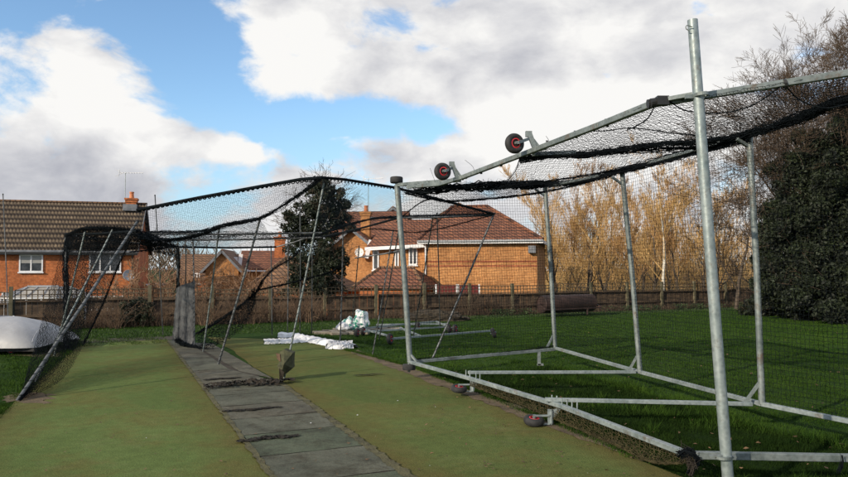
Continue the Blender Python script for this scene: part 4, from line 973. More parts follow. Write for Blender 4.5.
# white pitch cover at the left
def cover():
    g = thing('pitch_cover', (-10, 14, 0), 'low domed white tarpaulin pitch cover standing on the grass at the far left', 'pitch cover')
    x1 = at(46, 346, 14.0).x; x0 = x1 - 5.2; nx, ny = 60, 18; V = []
    for i in range(nx):
        u = i / (nx - 1); x = x0 + (x1 - x0) * u; e = min(u, 1 - u) * 5.2; h = .52 * (1 - max(0, 1 - e / 1.25) ** 2.2) ** .8 + .02; hw = 1.0 * (1 - max(0, 1 - e / .5) ** 2) ** .5 * .25 + .78
        for j in range(ny):
            a = PI * j / (ny - 1); seam = .012 * max(0, math.cos(x * 2 * PI / 1.1)) ** 18
            V.append((x + rng.normal(0, .003), 14.6 - hw * math.cos(a) * 1.0, .15 + (h + seam) * math.sin(a) ** .75 + .008 * math.sin(x * 9 + j) * math.sin(a)))
    idx = np.arange(nx * ny).reshape(nx, ny); Fc = np.stack([idx[:-1, :-1].ravel(), idx[1:, :-1].ravel(), idx[1:, 1:].ravel(), idx[:-1, 1:].ravel()], 1)
    mesh_obj('tarpaulin', np.array(V), Fc, M['tarp'], g, smooth=True)
    for k in range(5):
        x = x1 - .35 - k * 1.0; i_ = (x - x0) / (x1 - x0); e = min(i_, 1 - i_) * 5.2; h = .52 * (1 - max(0, 1 - e / 1.25) ** 2.2) ** .8 + .035
        q = [Vector((x - .10 * math.cos(PI * j / 14) * (1 if k else -3), 14.6 - 1.02 * math.cos(PI * j / 14), .15 + h * math.sin(PI * j / 14) ** .75)) for j in range(1, 14)]
        m = MB(); m.tube(q, .009, 6); m.build('seam', M['satellite'], g, smooth=True)
    m = MB(); m.span(x0 + .1, x1 - .05, 13.68, 13.74, .08, .14); m.build('base_rail', M['rubber'], g)
    m = MB(); m.span(x0 + .1, x1 - .1, 15.45, 15.51, .08, .14); m.build('base_rail', M['rubber'], g)
    for x in (x1 - .6, x1 - 2.6, x1 - 4.6): wheel(g, (x, 13.85, .08), (0, 1, 0), .08)
cover()

# ------------------------------------------------------------------ fence
def fence():
    g = thing('garden_fence', tuple(tq(10, 0, -.65)), 'weathered brown board fence topped with square trellis running behind the nets', 'fence')
    zb = -.66; rr_ = random.Random(4)
    k = 0; t = -9.0
    while t < 46:
        top = .74 + rr_.uniform(-.02, .02); tt = 1.05 + rr_.uniform(-.02, .02); dz = .03 * math.sin(t * .7)
        p0 = tq(t + .05, 0); p1 = tq(t + 1.78, 0); m = MB()
        # boards
        nb = 12
        for b in range(nb):
            a0 = p0.lerp(p1, b / nb); a1 = p0.lerp(p1, (b + 1) / nb - .004); off = L * (.008 * (b % 2))
            q = [a0 + off + Vector((0, 0, zb)), a1 + off + Vector((0, 0, zb)), a1 + off + Vector((0, 0, top - .04 + dz)), a0 + off + Vector((0, 0, top - .04 + dz))]
            bk = [v + L * .014 for v in q]; m.add(q + bk, [(0, 1, 2, 3), (7, 6, 5, 4), (0, 4, 5, 1), (1, 5, 6, 2), (2, 6, 7, 3), (3, 7, 4, 0)])
        m.beam(p0 - L * .03 + Vector((0, 0, top + dz - .02)), p1 - L * .03 + Vector((0, 0, top + dz - .02)), .05, .05)
        m.beam(p0 - L * .03 + Vector((0, 0, top - .45 + dz)), p1 - L * .03 + Vector((0, 0, top - .45 + dz)), .04, .07)
        m.build('fence_panel', M['fence_wood'], g)
        m = MB(); w_ = .016
        for b in range(13):
            a0 = p0.lerp(p1, b / 12); m.beam(a0 + Vector((0, 0, top + dz + .006)), a0 + Vector((0, 0, tt + dz)), w_ + .008, w_)
        for b in range(3):
            z = top + .035 + dz + (tt - top - .04) * b / 2; m.beam(p0 - L * .02 + Vector((0, 0, z)), p1 - L * .02 + Vector((0, 0, z)), w_, w_ + .010)
        m.build('trellis', M['trellis_wood'], g)
        m = MB(); pc = tq(t - .05, -.03); h = tt + .07 + rr_.uniform(-.02, .05)
        m.box((pc.x, pc.y, (h + zb) / 2), (.10, .10, h - zb), Matrix.Rotation(math.atan2(A.y, A.x), 3, 'Z')); m.build('fence_post', M['post_wood'], g)
        t += 1.85
fence()

# ------------------------------------------------------------------ houses
class House:
    def __init__(s, name, loc, rz, label, cat='house', group=None):
        s.g = thing(name, loc, label, cat, group, rz, local=True); s.o = Vector(loc); s.rz = rz
        s.ex = Vector((math.cos(rz), math.sin(rz), 0)); s.ey = Vector((-math.sin(rz), math.cos(rz), 0))
    def loc(s, px, py, yl=0.0):
        """the local x, z of a picture point on the plane local y = yl"""
        d = ray(px, py); o = s.o + s.ey * yl; n = s.ey; k = (o - Vector((0, 0, CAMZ))).dot(n) / d.dot(n); p = Vector((0, 0, CAMZ)) + d * k
        return (p - s.o).dot(s.ex), p.z - s.o.z
def gable(h, x0, x1, y0, y1, z0, eave, ridge, axis, wall, roof, ov=.3, th=.12, roofname='roof', trim='white_upvc', barge=True):
    """block with a gabled roof, ridge along axis; all in house coordinates"""
    m = MB(); m.span(x0, x1, y0, y1, z0, eave)
    if axis == 'x':
        ym = (y0 + y1) / 2
        for x, s in ((x0, 1), (x1, -1)):
            m.add([(x, y0, eave), (x, y1, eave), (x, ym, ridge), (x + s * .2, y0, eave), (x + s * .2, y1, eave), (x + s * .2, ym, ridge)], [(0, 1, 2), (3, 5, 4), (0, 2, 5, 3), (1, 4, 5, 2)])
    else:
        xm = (x0 + x1) / 2
        for y, s in ((y0, 1), (y1, -1)):
            m.add([(x0, y, eave), (x1, y, eave), (xm, y, ridge), (x0, y + s * .2, eave), (x1, y + s * .2, eave), (xm, y + s * .2, ridge)], [(0, 2, 1), (3, 4, 5), (0, 3, 5, 2), (1, 2, 5, 4)])
    m.build('wall', M[wall], h.g)
    sl = (ridge - eave) / ((y1 - y0) / 2 if axis == 'x' else (x1 - x0) / 2)
    m = MB(); mt = MB()
    for s in (-1, 1):
        if axis == 'x':
            ym = (y0 + y1) / 2; ye = (y0 - ov) if s < 0 else (y1 + ov); ze = eave - sl * ov + .04
            a = [(x0 - ov, ye, ze), (x1 + ov, ye, ze), (x1 + ov, ym, ridge + .04), (x0 - ov, ym, ridge + .04)]
            mt.beam(Vector(a[0]) + Vector((0, -.04 * -s, -.05)), Vector(a[1]) + Vector((0, .04 * s, -.05)), .10, .10)
            if barge:
                for (u, v) in ((0, 3), (1, 2)): 
                    dx = -.03 if u == 0 else .03; mt.beam(Vector(a[u]) + Vector((dx, 0, -.06)), Vector(a[v]) + Vector((dx, 0, -.06)), .03, .18)
        else:
            xm = (x0 + x1) / 2; xe = (x0 - ov) if s < 0 else (x1 + ov); ze = eave - sl * ov + .04
            a = [(xe, y0 - ov, ze), (xe, y1 + ov, ze), (xm, y1 + ov, ridge + .04), (xm, y0 - ov, ridge + .04)]
            mt.beam(Vector(a[0]) + Vector((.04 * s, 0, -.05)), Vector(a[1]) + Vector((.04 * s, 0, -.05)), .10, .10)
            if barge:
                for (u, v) in ((0, 3), (1, 2)):
                    dy = -.03 if u == 0 else .03; mt.beam(Vector(a[u]) + Vector((0, dy, -.06)), Vector(a[v]) + Vector((0, dy, -.06)), .03, .18)
        b = [(x, y, z + th) for x, y, z in a]
        m.add(a + b, [(0, 1, 2, 3), (7, 6, 5, 4), (0, 4, 5, 1), (1, 5, 6, 2), (2, 6, 7, 3), (3, 7, 4, 0)])
    r = m.build(roofname, M[roof], h.g)
    if trim: mt.build('fascia', M[trim], r)
    return r
def window(h, px0, px1, py0, py1, panes, yl=0.0, blind=0, side=None):
    x0, z1 = h.loc(px0, py0, yl); x1, z0 = h.loc(px1, py1, yl); y = yl - .04; f = .075
    m = MB(); m.span(x0, x1, y - .03, y + .05, z0, z0 + f); m.span(x0, x1, y - .03, y + .05, z1 - f, z1)
    for k in range(panes + 1):
        x = x0 + (x1 - x0 - f) * k / panes; m.span(x, x + f, y - .028, y + .048, z0 + f, z1 - f)
    m.span(x0 - .05, x1 + .05, y - .08, y + .02, z0 - .07, z0 - .002)
    w = m.build('window', M['white_upvc'], h.g)
    m = MB(); m.span(x0 + .03, x1 - .03, y, y + .02, z0 + .03, z1 - .03); m.build('pane', M['glass'], w)
    if blind:
        m = MB(); m.span(x0 + .08, x1 - .08, y - .006, y - .002, z1 - f - (z1 - z0) * blind, z1 - f); m.build('blind', M['blind'], w)
    return w
def chimney(h, x, y, z0, z1, w=.7, d=.6, pots=1, mat='brick_orange', parent=None):
    m = MB(); m.span(x - w / 2, x + w / 2, y - d / 2, y + d / 2, z0, z1 - .28); m.span(x - w / 2 - .05, x + w / 2 + .05, y - d / 2 - .05, y + d / 2 + .05, z1 - .278, z1 - .12); m.span(x - w / 2 - .1, x + w / 2 + .1, y - d / 2 - .1, y + d / 2 + .1, z1 - .118, z1)
    c = m.build('chimney', M[mat], parent or h.g)
    m = MB(); m.tube([(x, y, z1), (x, y, z1 + .15), (x, y, z1 + .42)], [.16, .14, .12], 12); m.tube([(x, y, z1 + .36), (x, y, z1 + .44)], .15, 12)
    m.build('chimney_pot', M['clay_pot'], c if parent is None else parent, smooth=True)
    return c
def dish(h, c, r, mat, face=(-.3, -1, .25)):
    ax = Vector(face).normalized(); m = MB(); pr = []
    for k in range(6): a = k / 5; pr.append((r * a + .001, r * .28 * a * a))
    for k in range(6): a = 1 - k / 5; pr.append((r * a * .97 + .001, r * .28 * a * a + .015))
    m.lathe(c, ax, pr, 20); d = m.build('satellite_dish', M[mat], h.g, smooth=True)
    m = MB(); cc = Vector(c); m.tube([cc, cc - ax * .3 + Vector((0, 0, -.05))], .02, 6); m.tube([cc + Vector((0, 0, -r)), cc + ax * r * 1.2], .012, 6); m.box(cc + ax * r * 1.25, (.07, .07, .07)); m.build('dish_arm', M['satellite'], d)
def aerial(h, x, y, z0, hh, parent=None, dirx=1):
    m = MB(); m.tube([(x, y, z0), (x, y, z0 + hh)], .022, 6); a = m.build('aerial', M['galv_bright'], h.g)
    m = MB(); z = z0 + hh - .08; L2 = 1.5
    m.beam((x - .35, y, z), (x + L2 - .35, y - .3, z + .03), .03, .03)
    for k in range(9): xx = x - .3 + k * .17; m.beam((xx, y - .25, z + .02), (xx, y + .2, z + .02), .015, .015)
    m.beam((x - .42, y - .04, z - .28), (x - .36, y, z + .28), .03, .03); m.beam((x - .6, y, z + .22), (x - .2, y, z + .02), .03, .03); m.beam((x - .6, y, z - .22), (x - .2, y, z - .02), .03, .03)
    m.build('aerial_rods', M['white_upvc'], a)
    return a
BASE = -2.4
def house_left():
    o = at(134, 290, 43.0); h = House('brick_house', (o.x, o.y, BASE), R(15.5), 'orange brick house with long brown tiled roof and end chimney at the far left', 'house')
    eave = at(134, 251, 43).z - BASE; W = 17.0; D = 7.6; ridge = eave + 3.15
    m = MB(); m.span(-W, 0, 0, D, 0, eave)
    for x, s in ((-W, 1), (0, -1)):
        m.add([(x, 0, eave), (x, D, eave), (x, D / 2, ridge), (x + s * .2, 0, eave), (x + s * .2, D, eave), (x + s * .2, D / 2, ridge)], [(0, 1, 2), (3, 5, 4), (0, 2, 5, 3), (1, 4, 5, 2)])
    m.build('wall', M['brick_orange'], h.g)
    # pantiled roof: rolls across, steps up the slope
    rf = None
    for s in (1, -1):
        ov = .32; x0, x1 = -W - .2, .22; sp = .195; rows = 11; V = []; Fc = []; UVs = []
        nc = int((x1 - x0) / sp) * 6; xs = np.linspace(x0, x1, nc + 1); run = D / 2 + ov; rise = ridge - eave + (ridge - eave) / (D / 2) * ov
        z00 = eave - (rise - (ridge - eave)) + .06
        for r_ in range(rows):
            for e in (0, 1):
                a = (r_ + e) / rows; lift = .075 if e == 0 else .010
                for x in xs:
                    ph = ((x - x0) / sp) % 1; roll = .035 * (math.sin(ph * 2 * PI) if ph < .5 else -.45 * math.sin((ph - .5) * 2 * PI))
                    yl = -ov + run * a; zl = z00 + rise * a + lift + roll
                    V.append((x, yl if s > 0 else D - yl, zl)); UVs.append(((x - x0) / sp + .12, r_ + e * .999 + .12))
        n = nc + 1
        for r_ in range(rows * 2 - 1):
            for i in range(nc):
                Fc.append((r_ * n + i, r_ * n + i + 1, (r_ + 1) * n + i + 1, (r_ + 1) * n + i))
        o_ = mesh_obj('roof', np.array(V), np.array(Fc), M['pantile'], h.g)
        ul = o_.data.uv_layers.new(name='UVMap'); li = np.empty(len(o_.data.loops), dtype=np.int32); o_.data.loops.foreach_get('vertex_index', li)
        ul.data.foreach_set('uv', np.array(UVs, dtype=np.float32)[li].ravel())
        if s > 0: rf = o_
    m = MB(); m.span(-W - .25, .27, D / 2 - .12, D / 2 + .12, ridge + .04, ridge + .16); m.build('ridge_tiles', M['tile_brown'], rf)
    m = MB(); m.span(-W - .2, .2, -.42, -.32, eave - .22, eave - .10); m.build('gutter', M['black_cap'], h.g)
    m = MB(); m.span(-W - .2, .2, -.31, -.28, eave - .26, eave + .02); m.build('fascia', M['lead'], h.g)
    m = MB()
    for (a, b) in (((.235, -.3, eave - .12), (.235, D / 2, ridge + .06)), ((.235, D + .3, eave - .12), (.235, D / 2, ridge + .06))): m.beam(a, b, .03, .2)
    m.build('bargeboard', M['lead'], h.g)
    window(h, 19.5, 43, 254.5, 272, 2, blind=.42); window(h, 89.5, 121, 253.5, 272, 3); window(h, 88, 124, 296, 309, 3); window(h, 2, 42, 292, 330, 4)
    cx, _ = h.loc(131.5, 210, D / 2); ct = h.loc(131.5, 198.5, D / 2)[1]
    chimney(h, cx, D / 2, ridge - 1.3, ct, .62, .62)
    m = MB(); m.span(cx - .42, cx + .42, D / 2 - .9, D / 2 - .34, ridge - .45, ridge - .02); m.build('flashing', M['lead'], h.g)
    ax, az = h.loc(125.5, 172, D / 2); aerial(h, ax, D / 2, ridge, az - ridge)
    dx, dz = h.loc(128.5, 275.5, -.3); dish(h, (dx, -.35, dz), .34, 'satellite', (.35, -1, .25))
    m = MB(); m.tube([(-.12, -.06, 0), (-.12, -.06, eave - .2)], .04, 8); m.build('downpipe', M['black_cap'], h.g)
    return h
house_left()
def conservatory():
    o = at(34, 300, 36.5); h = House('conservatory', (o.x, o.y, BASE), R(15.5), 'white framed conservatory with a pale faceted roof against the left brick house', 'conservatory')
    e = at(34, 297, 36.5).z - BASE; t = at(34, 287.5, 38).z - BASE; W = 1.9; 
    base = [(-W, 3.8), (-W, 1.3), (-W * .55, 0), (W * .55, 0), (W, 1.3), (W, 3.8)]; top = [(-W * .45, 3.8), (-W * .45, 2.0), (-W * .4, 1.8), (W * .4, 1.8), (W * .45, 2.0), (W * .45, 3.8)]
    m = MB(); n = 6
    for i in range(n - 1):
        a, b = base[i], base[i + 1]; c, d = top[i + 1], top[i]; m.quad((a[0], a[1], e), (b[0], b[1], e), (c[0], c[1], t), (d[0], d[1], t))
    m.add([(x, y, t) for x, y in top], [tuple(range(6))]); rf = m.build('roof', M['roof_poly'], h.g)
    m = MB()
    for i in range(n):
        m.beam((base[i][0], base[i][1], e + .03), (top[i][0], top[i][1], t + .03), .05, .05)
    for i in range(n - 1):
        for k in (1, 2):
            f = k / 3; a = Vector((*base[i], e + .03)).lerp(Vector((*base[i + 1], e + .03)), f); b = Vector((*top[i], t + .03)).lerp(Vector((*top[i + 1], t + .03)), f); m.beam(a, b, .035, .04)
    m.beam((-W * .4, 1.8, t + .06), (W * .4, 1.8, t + .06), .1, .1); m.build('roof_bars', M['satellite'], rf)
    for i in range(n - 1):
        a, b = Vector((*base[i], 0)), Vector((*base[i + 1], 0)); m = MB(); seg = 3
        for k in range(seg + 1): p = a.lerp(b, k / seg); m.beam(p, p + Vector((0, 0, e)), .09, .09)
        for z in (e - .06, e * .62, .7): m.beam(a + Vector((0, 0, z)), b + Vector((0, 0, z)), .10, .08)
        w = m.build('window', M['white_upvc'], h.g)
        m = MB(); i_ = (Vector((0, 2.2, 0)) - (a + b) / 2).normalized() * .05; m.quad(a + i_, b + i_, b + i_ + Vector((0, 0, e)), a + i_ + Vector((0, 0, e))); m.build('pane', M['glass'], w)
conservatory()
def house_right():
    o = at(425, 290, 40.0); h = House('brick_house', (o.x, o.y, BASE), R(-13), 'large yellow-orange brick house with a red hipped roof behind the cage', 'house')
    x1, _ = h.loc(537, 260); eave = h.loc(480, 240)[1]; D = 8.0; y0 = 0
    m = MB(); m.span(0, x1, 0, D, 0, eave); m.build('wall', M['brick_yellow'], h.g)
    bz1 = h.loc(480, 261.5)[1]; bz0 = h.loc(480, 266)[1]
    m = MB(); m.span(.01, x1 + .004, -.012, .001, bz1 - .04, bz1 + .04); m.build('brick_band', M['brick_red'], h.g)
    m = MB(); m.span(.01, x1 + .004, -.012, .001, bz0 - .04, bz0 + .04); m.build('brick_band', M['brick_red'], h.g)
    rx0, rz = h.loc(452, 207, D / 2); rx1, _ = h.loc(487, 211, D / 2); ov = .35; m = MB()
    c = [(-ov, -ov), (x1 + ov, -ov), (x1 + ov, D + ov), (-ov, D + ov)]; r0 = (rx0, D / 2, rz); r1 = (rx1, D / 2, rz)
    ze = eave - .02; v = [(x, y, ze) for x, y in c] + [r0, r1]; m.add(v, [(0, 1, 5, 4), (1, 2, 5), (2, 3, 4, 5), (3, 0, 4), (3, 2, 1, 0)])
    rf = m.build('roof', M['tile_red'], h.g)
    m = MB()
    for a, b in ((v[0], v[4]), (v[1], v[5]), (v[4], v[5])): m.tube([Vector(a) + Vector((0, 0, .03)), Vector(b) + Vector((0, 0, .03))], .09, 6)
    m.build('ridge_tiles', M['tile_red'], rf)
    m = MB()
    for a, b in ((0, 1), (1, 2), (3, 0)): m.beam(Vector(v[a]) + Vector((0, 0, -.10)), Vector(v[b]) + Vector((0, 0, -.10)), .04, .18)
    m.build('fascia', M['white_upvc'], h.g)
    m = MB(); m.beam((-ov, -ov - .08, ze - .03), (x1 + ov, -ov - .08, ze - .03), .11, .09); m.build('gutter', M['satellite'], h.g)
    m = MB(); m.tube([(.05, -.07, 0), (.05, -.07, eave - .3), (.05, -ov - .02, eave - .1)], .045, 8); m.build('downpipe', M['white_upvc'], h.g)
    m = MB(); m.span(x1 - .45, x1 - .05, -.35, -.02, eave - .75, eave - .35); m.build('box_vent', M['lead'], h.g)
    # rear gable rising behind the hip
    gx0, gz0 = h.loc(431, 222, 5.2); gx1, _ = h.loc(488, 222, 5.2); gt = h.loc(458, 205, 5.2)[1]
    gable(h, gx0, gx1, 5.2, 11, 0, gz0, gt, 'y', 'brick_orange', 'tile_brown', ov=.2, trim=None)
    # recessed left wing
    wx0, _ = h.loc(372, 260, 1.6); ew = h.loc(395, 247, 1.6)[1]; m = MB(); m.span(wx0, -.002, 1.6, 6.5, 0, ew); m.build('wall', M['brick_yellow'], h.g)
    rt = h.loc(400, 220, 4.6)[1]; m = MB(); m.add([(wx0 - .3, 1.2, ew - .05), (.0, 1.2, ew + .12), (1.2, 4.4, rt), (wx0 + .2, 4.4, rt), (wx0 - .3, 1.2, ew - .17), (0, 1.2, ew - .0), (1.2, 4.4, rt - .12), (wx0 + .2, 4.4, rt - .12)], [(0, 1, 2, 3), (7, 6, 5, 4), (0, 4, 5, 1), (3, 7, 4, 0), (2, 6, 7, 3)]); r2 = m.build('roof', M['tile_red'], h.g)
    m = MB(); m.beam((wx0 - .3, 1.12, ew - .12), (0, 1.12, ew + .06), .05, .2); m.build('fascia', M['white_upvc'], r2)
    window(h, 409, 417.5, 247.5, 265, 2, 1.6); window(h, 373, 379, 250, 270, 1, 1.6); window(h, 395, 399, 250, 268, 1, 1.6)
    # lean-to porch roof, hipped
    py = -3.4; a0 = h.loc(352, 288, py); a1 = h.loc(425, 286, py); t0 = h.loc(381, 267.5, -1.2); t1 = h.loc(413, 267.5, -1.2)
    m = MB(); z = a0[1]
    vv = [(a0[0], py, z), (a1[0], py, z), (a1[0] + .2, 1.5, z), (a0[0], 1.5, z), (t0[0], -1.2, t0[1]), (t1[0], -1.2, t1[1])]
    m.add(vv, [(0, 1, 5, 4), (1, 2, 5), (2, 3, 4, 5), (3, 0, 4), (3, 2, 1, 0)]); r3 = m.build('porch_roof', M['tile_red'], h.g)
    m = MB(); m.tube([vv[0], vv[4]], .1, 6); m.tube([vv[4], vv[5]], .1, 6); m.tube([vv[5], vv[1]], .1, 6); m.build('ridge_tiles', M['tile_brown'], r3)
    m = MB(); m.span(a0[0] + .3, a1[0] - .3, py + .3, 1.5, 0, z - .01); m.build('porch_wall', M['brick_orange'], h.g)
    window(h, 430, 438, 284, 296, 1, 0)
house_right()
def house_mid():
    o = at(333, 290, 47.0); h = House('brick_house', (o.x, o.y, BASE), R(-6), 'yellow brick gable-ended house with chimney and white satellite dish behind the ivy tree', 'house')
    x1, _ = h.loc(366, 260); eave = h.loc(330, 250)[1]; rg = h.loc(360, 213.5, 4)[1]
    xr = h.loc(372, 260)[0]
    gx0 = h.loc(322, 250)[0]
    # long roof with its ridge across the view and the gable facing the camera
    x2 = h.loc(400, 240, 3)[0]
    gable(h, gx0, x2, 2.5, 9.5, 0, h.loc(340, 238, 2.5)[1], h.loc(360, 213.5, 6)[1], 'x', 'brick_yellow', 'tile_red', ov=.3, trim=None)
    gable(h, h.loc(312, 250)[0], h.loc(392, 250)[0], 0, 5, 0, h.loc(340, 262)[1], h.loc(360, 229)[1], 'y', 'brick_yellow', 'tile_red', ov=.35, trim='lead', barge=True)
    cx = h.loc(366, 215, 1.5)[0]; ct = h.loc(366, 212, 1.5)[1]; chimney(h, cx, 1.5, h.loc(366, 262, 1.5)[1], ct, .62, .6, mat='brick_yellow')
    m = MB(); a = h.loc(371, 240, -.5); b = h.loc(366, 258, -.5); m.beam((a[0], -.45, a[1]), (b[0], -.45, b[1]), .05, .30); a = h.loc(368, 231, -.5); m.build('bargeboard', M['white_upvc'], h.g)
    d = h.loc(359.5, 252.5, -.5); dish(h, (d[0], -.5, d[1]), .30, 'sat_white', (.1, -1, .1))
    # further gable behind
    g = h.loc(374, 224, 12); g1 = h.loc(413, 224, 12); gt = h.loc(395, 208, 12)
    gable(h, g[0], g1[0], 12, 18, 0, g[1], gt[1], 'y', 'brick_orange', 'tile_brown', ov=.3, trim='lead')
    ax, az = h.loc(368.5, 178, 6); aerial(h, ax, 6, h.loc(368, 213, 6)[1], az - h.loc(368, 213, 6)[1])
house_mid()
def house_back():
    o = at(210, 290, 55.0); h = House('brick_house', (o.x, o.y, BASE), R(8), 'distant orange brick house with a small front gable seen through bare twigs', 'house')
    e = h.loc(190, 279)[1]; rg = h.loc(190, 256, 3.5)[1]
    gable(h, h.loc(177, 279)[0], h.loc(232, 279)[0], 0, 7, 0, e, rg, 'x', 'brick_orange', 'tile_brown', trim=None)
    gable(h, h.loc(209, 270)[0], h.loc(241, 270)[0], -1.6, 5, 0, h.loc(225, 268, -1.6)[1], h.loc(228, 251, -1.6)[1], 'y', 'brick_yellow', 'tile_brown', ov=.3, trim='lead')
    window(h, 194, 200, 273, 284, 2, 0); window(h, 197, 203, 294, 299, 2, 0)
    h2 = House('brick_house', (o.x + 3.5, o.y + 1.5, BASE), R(8), 'distant yellow brick house with white bargeboards left of the ivy tree', 'house')
    gable(h2, h2.loc(241, 270)[0], h2.loc(279, 270)[0], 0, 6, 0, h2.loc(255, 269)[1], h2.loc(255, 252.5, 3)[1], 'x', 'brick_yellow', 'tile_red', trim='white_upvc')
    for a, b in (((236, 257), (234, 275)), ((241, 254), (239, 270)), ((247, 269), (242, 280))):
        p = h2.loc(*a, -.5); q = h2.loc(*b, -.5); m = MB(); m.beam((p[0], -.5, p[1]), (q[0], -.5, q[1]), .05, .30); m.build('bargeboard', M['white_upvc'], h2.g)
    c = h2.loc(280, 240, 2); chimney(h2, c[0], 2, h2.loc(280, 275, 2)[1], h2.loc(280, 237, 2)[1], .85, .7)
    # low garage with a pyramid roof
    o = at(290, 300, 38.0); h3 = House('garage', (o.x, o.y, BASE), R(-5), 'low brick garage with a broad red pyramid roof behind the fence', 'garage')
    a = h3.loc(242, 291); b = h3.loc(347, 291); t = h3.loc(293, 256, 3.2); m = MB(); z = a[1]
    vv = [(a[0], 0, z), (b[0], 0, z), (b[0], 6.4, z), (a[0], 6.4, z), (t[0] - .3, 3.2, t[1]), (t[0] + .3, 3.2, t[1])]
    m.add(vv, [(0, 1, 5, 4), (1, 2, 5), (2, 3, 4, 5), (3, 0, 4), (3, 2, 1, 0)]); r = m.build('roof', M['tile_brown'], h3.g)
    m = MB(); m.tube([vv[0], vv[4]], .1, 6); m.tube([vv[5], vv[1]], .1, 6); m.build('ridge_tiles', M['tile_brown'], r)
    m = MB(); m.span(a[0] + .3, b[0] - .3, .3, 6.1, 0, z - .01); m.build('wall', M['brick_orange'], h3.g)
    o = at(155, 300, 46.0); h4 = House('garden_shed', (o.x, o.y, BASE), R(10), 'small orange brick outbuilding beside the gable of the left house', 'outbuilding')
    a = h4.loc(146, 286); b = h4.loc(156, 286); m = MB(); m.span(a[0], b[0], 0, 3, 0, a[1]); m.build('wall', M['brick_orange'], h4.g)
    m = MB(); m.span(a[0] - .1, b[0] + .1, -.1, 3.1, a[1] + .002, a[1] + .12); m.build('roof', M['white_upvc'], h4.g)
house_back()
# road works barrier seen through the trellis, behind the fence
def barrier(px, label):
    c = at(px, 291, 31.5); g = thing('barrier', (c.x, c.y, hgt(c.x, c.y)), label, 'barrier', 'low barriers behind the trellis')
    z = c.z; m = MB(); m.box((c.x, c.y, z), (.9, .05, .55)); m.build('board', M['barrier_red'], g)
    for s in (-1, 1): m = MB(); m.box((c.x + s * .5, c.y - .02, (z + .3 + g.location.z) / 2), (.07, .07, z + .3 - g.location.z)); m.build('leg', M['white_upvc'], g)
barrier(468, 'dark red board between white legs behind the trellis right of the house downpipe')
barrier(447, 'second dark board between white legs, left of the red one behind the trellis')

# ------------------------------------------------------------------ trees and shrubs
def grow(rg, base, d0, length, rad, levels, kids_=(4, 6), spread=.7, up=.15, shrink=.62, wob=.12, segs=5, rmin=.003, start=.3, bend=0):
    P0 = []; P1 = []; R0 = []; R1 = []; tips = []
    stack = [(np.array(base, float), np.array(d0, float) / np.linalg.norm(d0), length, rad, 0)]
    while stack:
        p, d, ln, r, lv = stack.pop(); n = max(2, segs - lv); pts = [p]; ds = [d]; rads = [r]
        for i in range(n):
            d = d + rg.normal(0, wob, 3); d[2] += up * (.4 + .3 * lv); d /= np.linalg.norm(d); p = p + d * ln / n; pts.append(p); ds.append(d); rads.append(max(r * (1 - (i + 1) / n * .75), rmin))
        for i in range(n): P0.append(pts[i]); P1.append(pts[i + 1]); R0.append(rads[i]); R1.append(rads[i + 1])
        if lv < levels:
            k = rg.integers(kids_[0], kids_[1] + 1)
            for _ in range(k):
                a = start + (1 - start) * rg.random(); i = min(int(a * n), n - 1); f = a * n - i; q = pts[i] * (1 - f) + pts[i + 1] * f
                o = rg.normal(0, 1, 3); o -= ds[i] * o.dot(ds[i]); o /= np.linalg.norm(o); dd = ds[i] * math.cos(spread) + o * math.sin(spread) * (.7 + .5 * rg.random())
                stack.append((q, dd / np.linalg.norm(dd), ln * shrink * (.6 + .6 * rg.random()) * (1.15 - .5 * a), max(rads[i] * .55, rmin), lv + 1))
        else: tips.append(pts[-1])
    return [np.array(x) for x in (P0, P1, R0, R1)], np.array(tips)
def tree_from(name, loc, label, cat, data, split_r, trunk_mat, twig_mat, group=None, rz=0):
    g = thing(name, loc, label, cat, group, rz, local=True); P0, P1, R0, R1 = data; k = R0 > split_r
    V, Fc = seg_mesh(P0[k], P1[k], R0[k], R1[k], 6); mesh_obj('trunk', V, Fc, M[trunk_mat], g, smooth=True)
    V, Fc = seg_mesh(P0[~k], P1[~k], R0[~k], R1[~k], 3); mesh_obj('crown', V, Fc, M[twig_mat], g)
    return g
def px_loc(px, Y): x = (px - 424) / F * Y; return (x, Y, hgt(x, Y) - .05)
# golden sunlit trees behind the right fence
protos = []
for s in range(4):
    rg = np.random.default_rng(20 + s)
    data, _ = grow(rg, (0, 0, 0), (rg.normal(0, .06), rg.normal(0, .06), 1), 8.5, .10, 4, (6, 8), .50, .13, .52, .10, 8, .0065, .10)
    protos.append(data)
GG = 'bare golden trees in a sunlit belt behind the right fence'
spots = [(552, 52, 1.05, 0), (566, 47, .88, 1), (578, 55, 1.06, 2), (590, 48, .92, 3), (603, 57, 1.08, 0), (615, 50, .96, 1), (628, 46, .86, 2), (640, 56, 1.10, 3), (652, 49, .98, 0), (672, 53, 1.02, 1), (684, 47, .93, 2), (697, 56, 1.12, 3), (560, 62, 1.15, 2), (598, 64, 1.12, 1), (634, 66, 1.15, 0), (668, 66, 1.2, 3), (710, 50, 1.0, 1), (722, 58, 1.12, 0)]
word = ['leftmost, beside the corner of the hipped roof', 'short and bushy, above the left end of the roller', 'broad crowned, above the middle of the roller', 'slender, above the right end of the roller', 'tall, just left of the middle back post of the cage', 'dense, close to the left of the middle back post', 'low and leaning, right behind the middle back post', 'tall, between the middle post and the birch', 'close to the left of the white birch', 'close to the right of the white birch', 'second right of the birch, low and spreading', 'tall, left of the foreground post',
        'in the back row near the hipped roof', 'in the back row above the roller', 'in the back row behind the middle post', 'in the back row behind the birch', 'behind the foreground post', 'last one before the dark evergreens']
made = {}
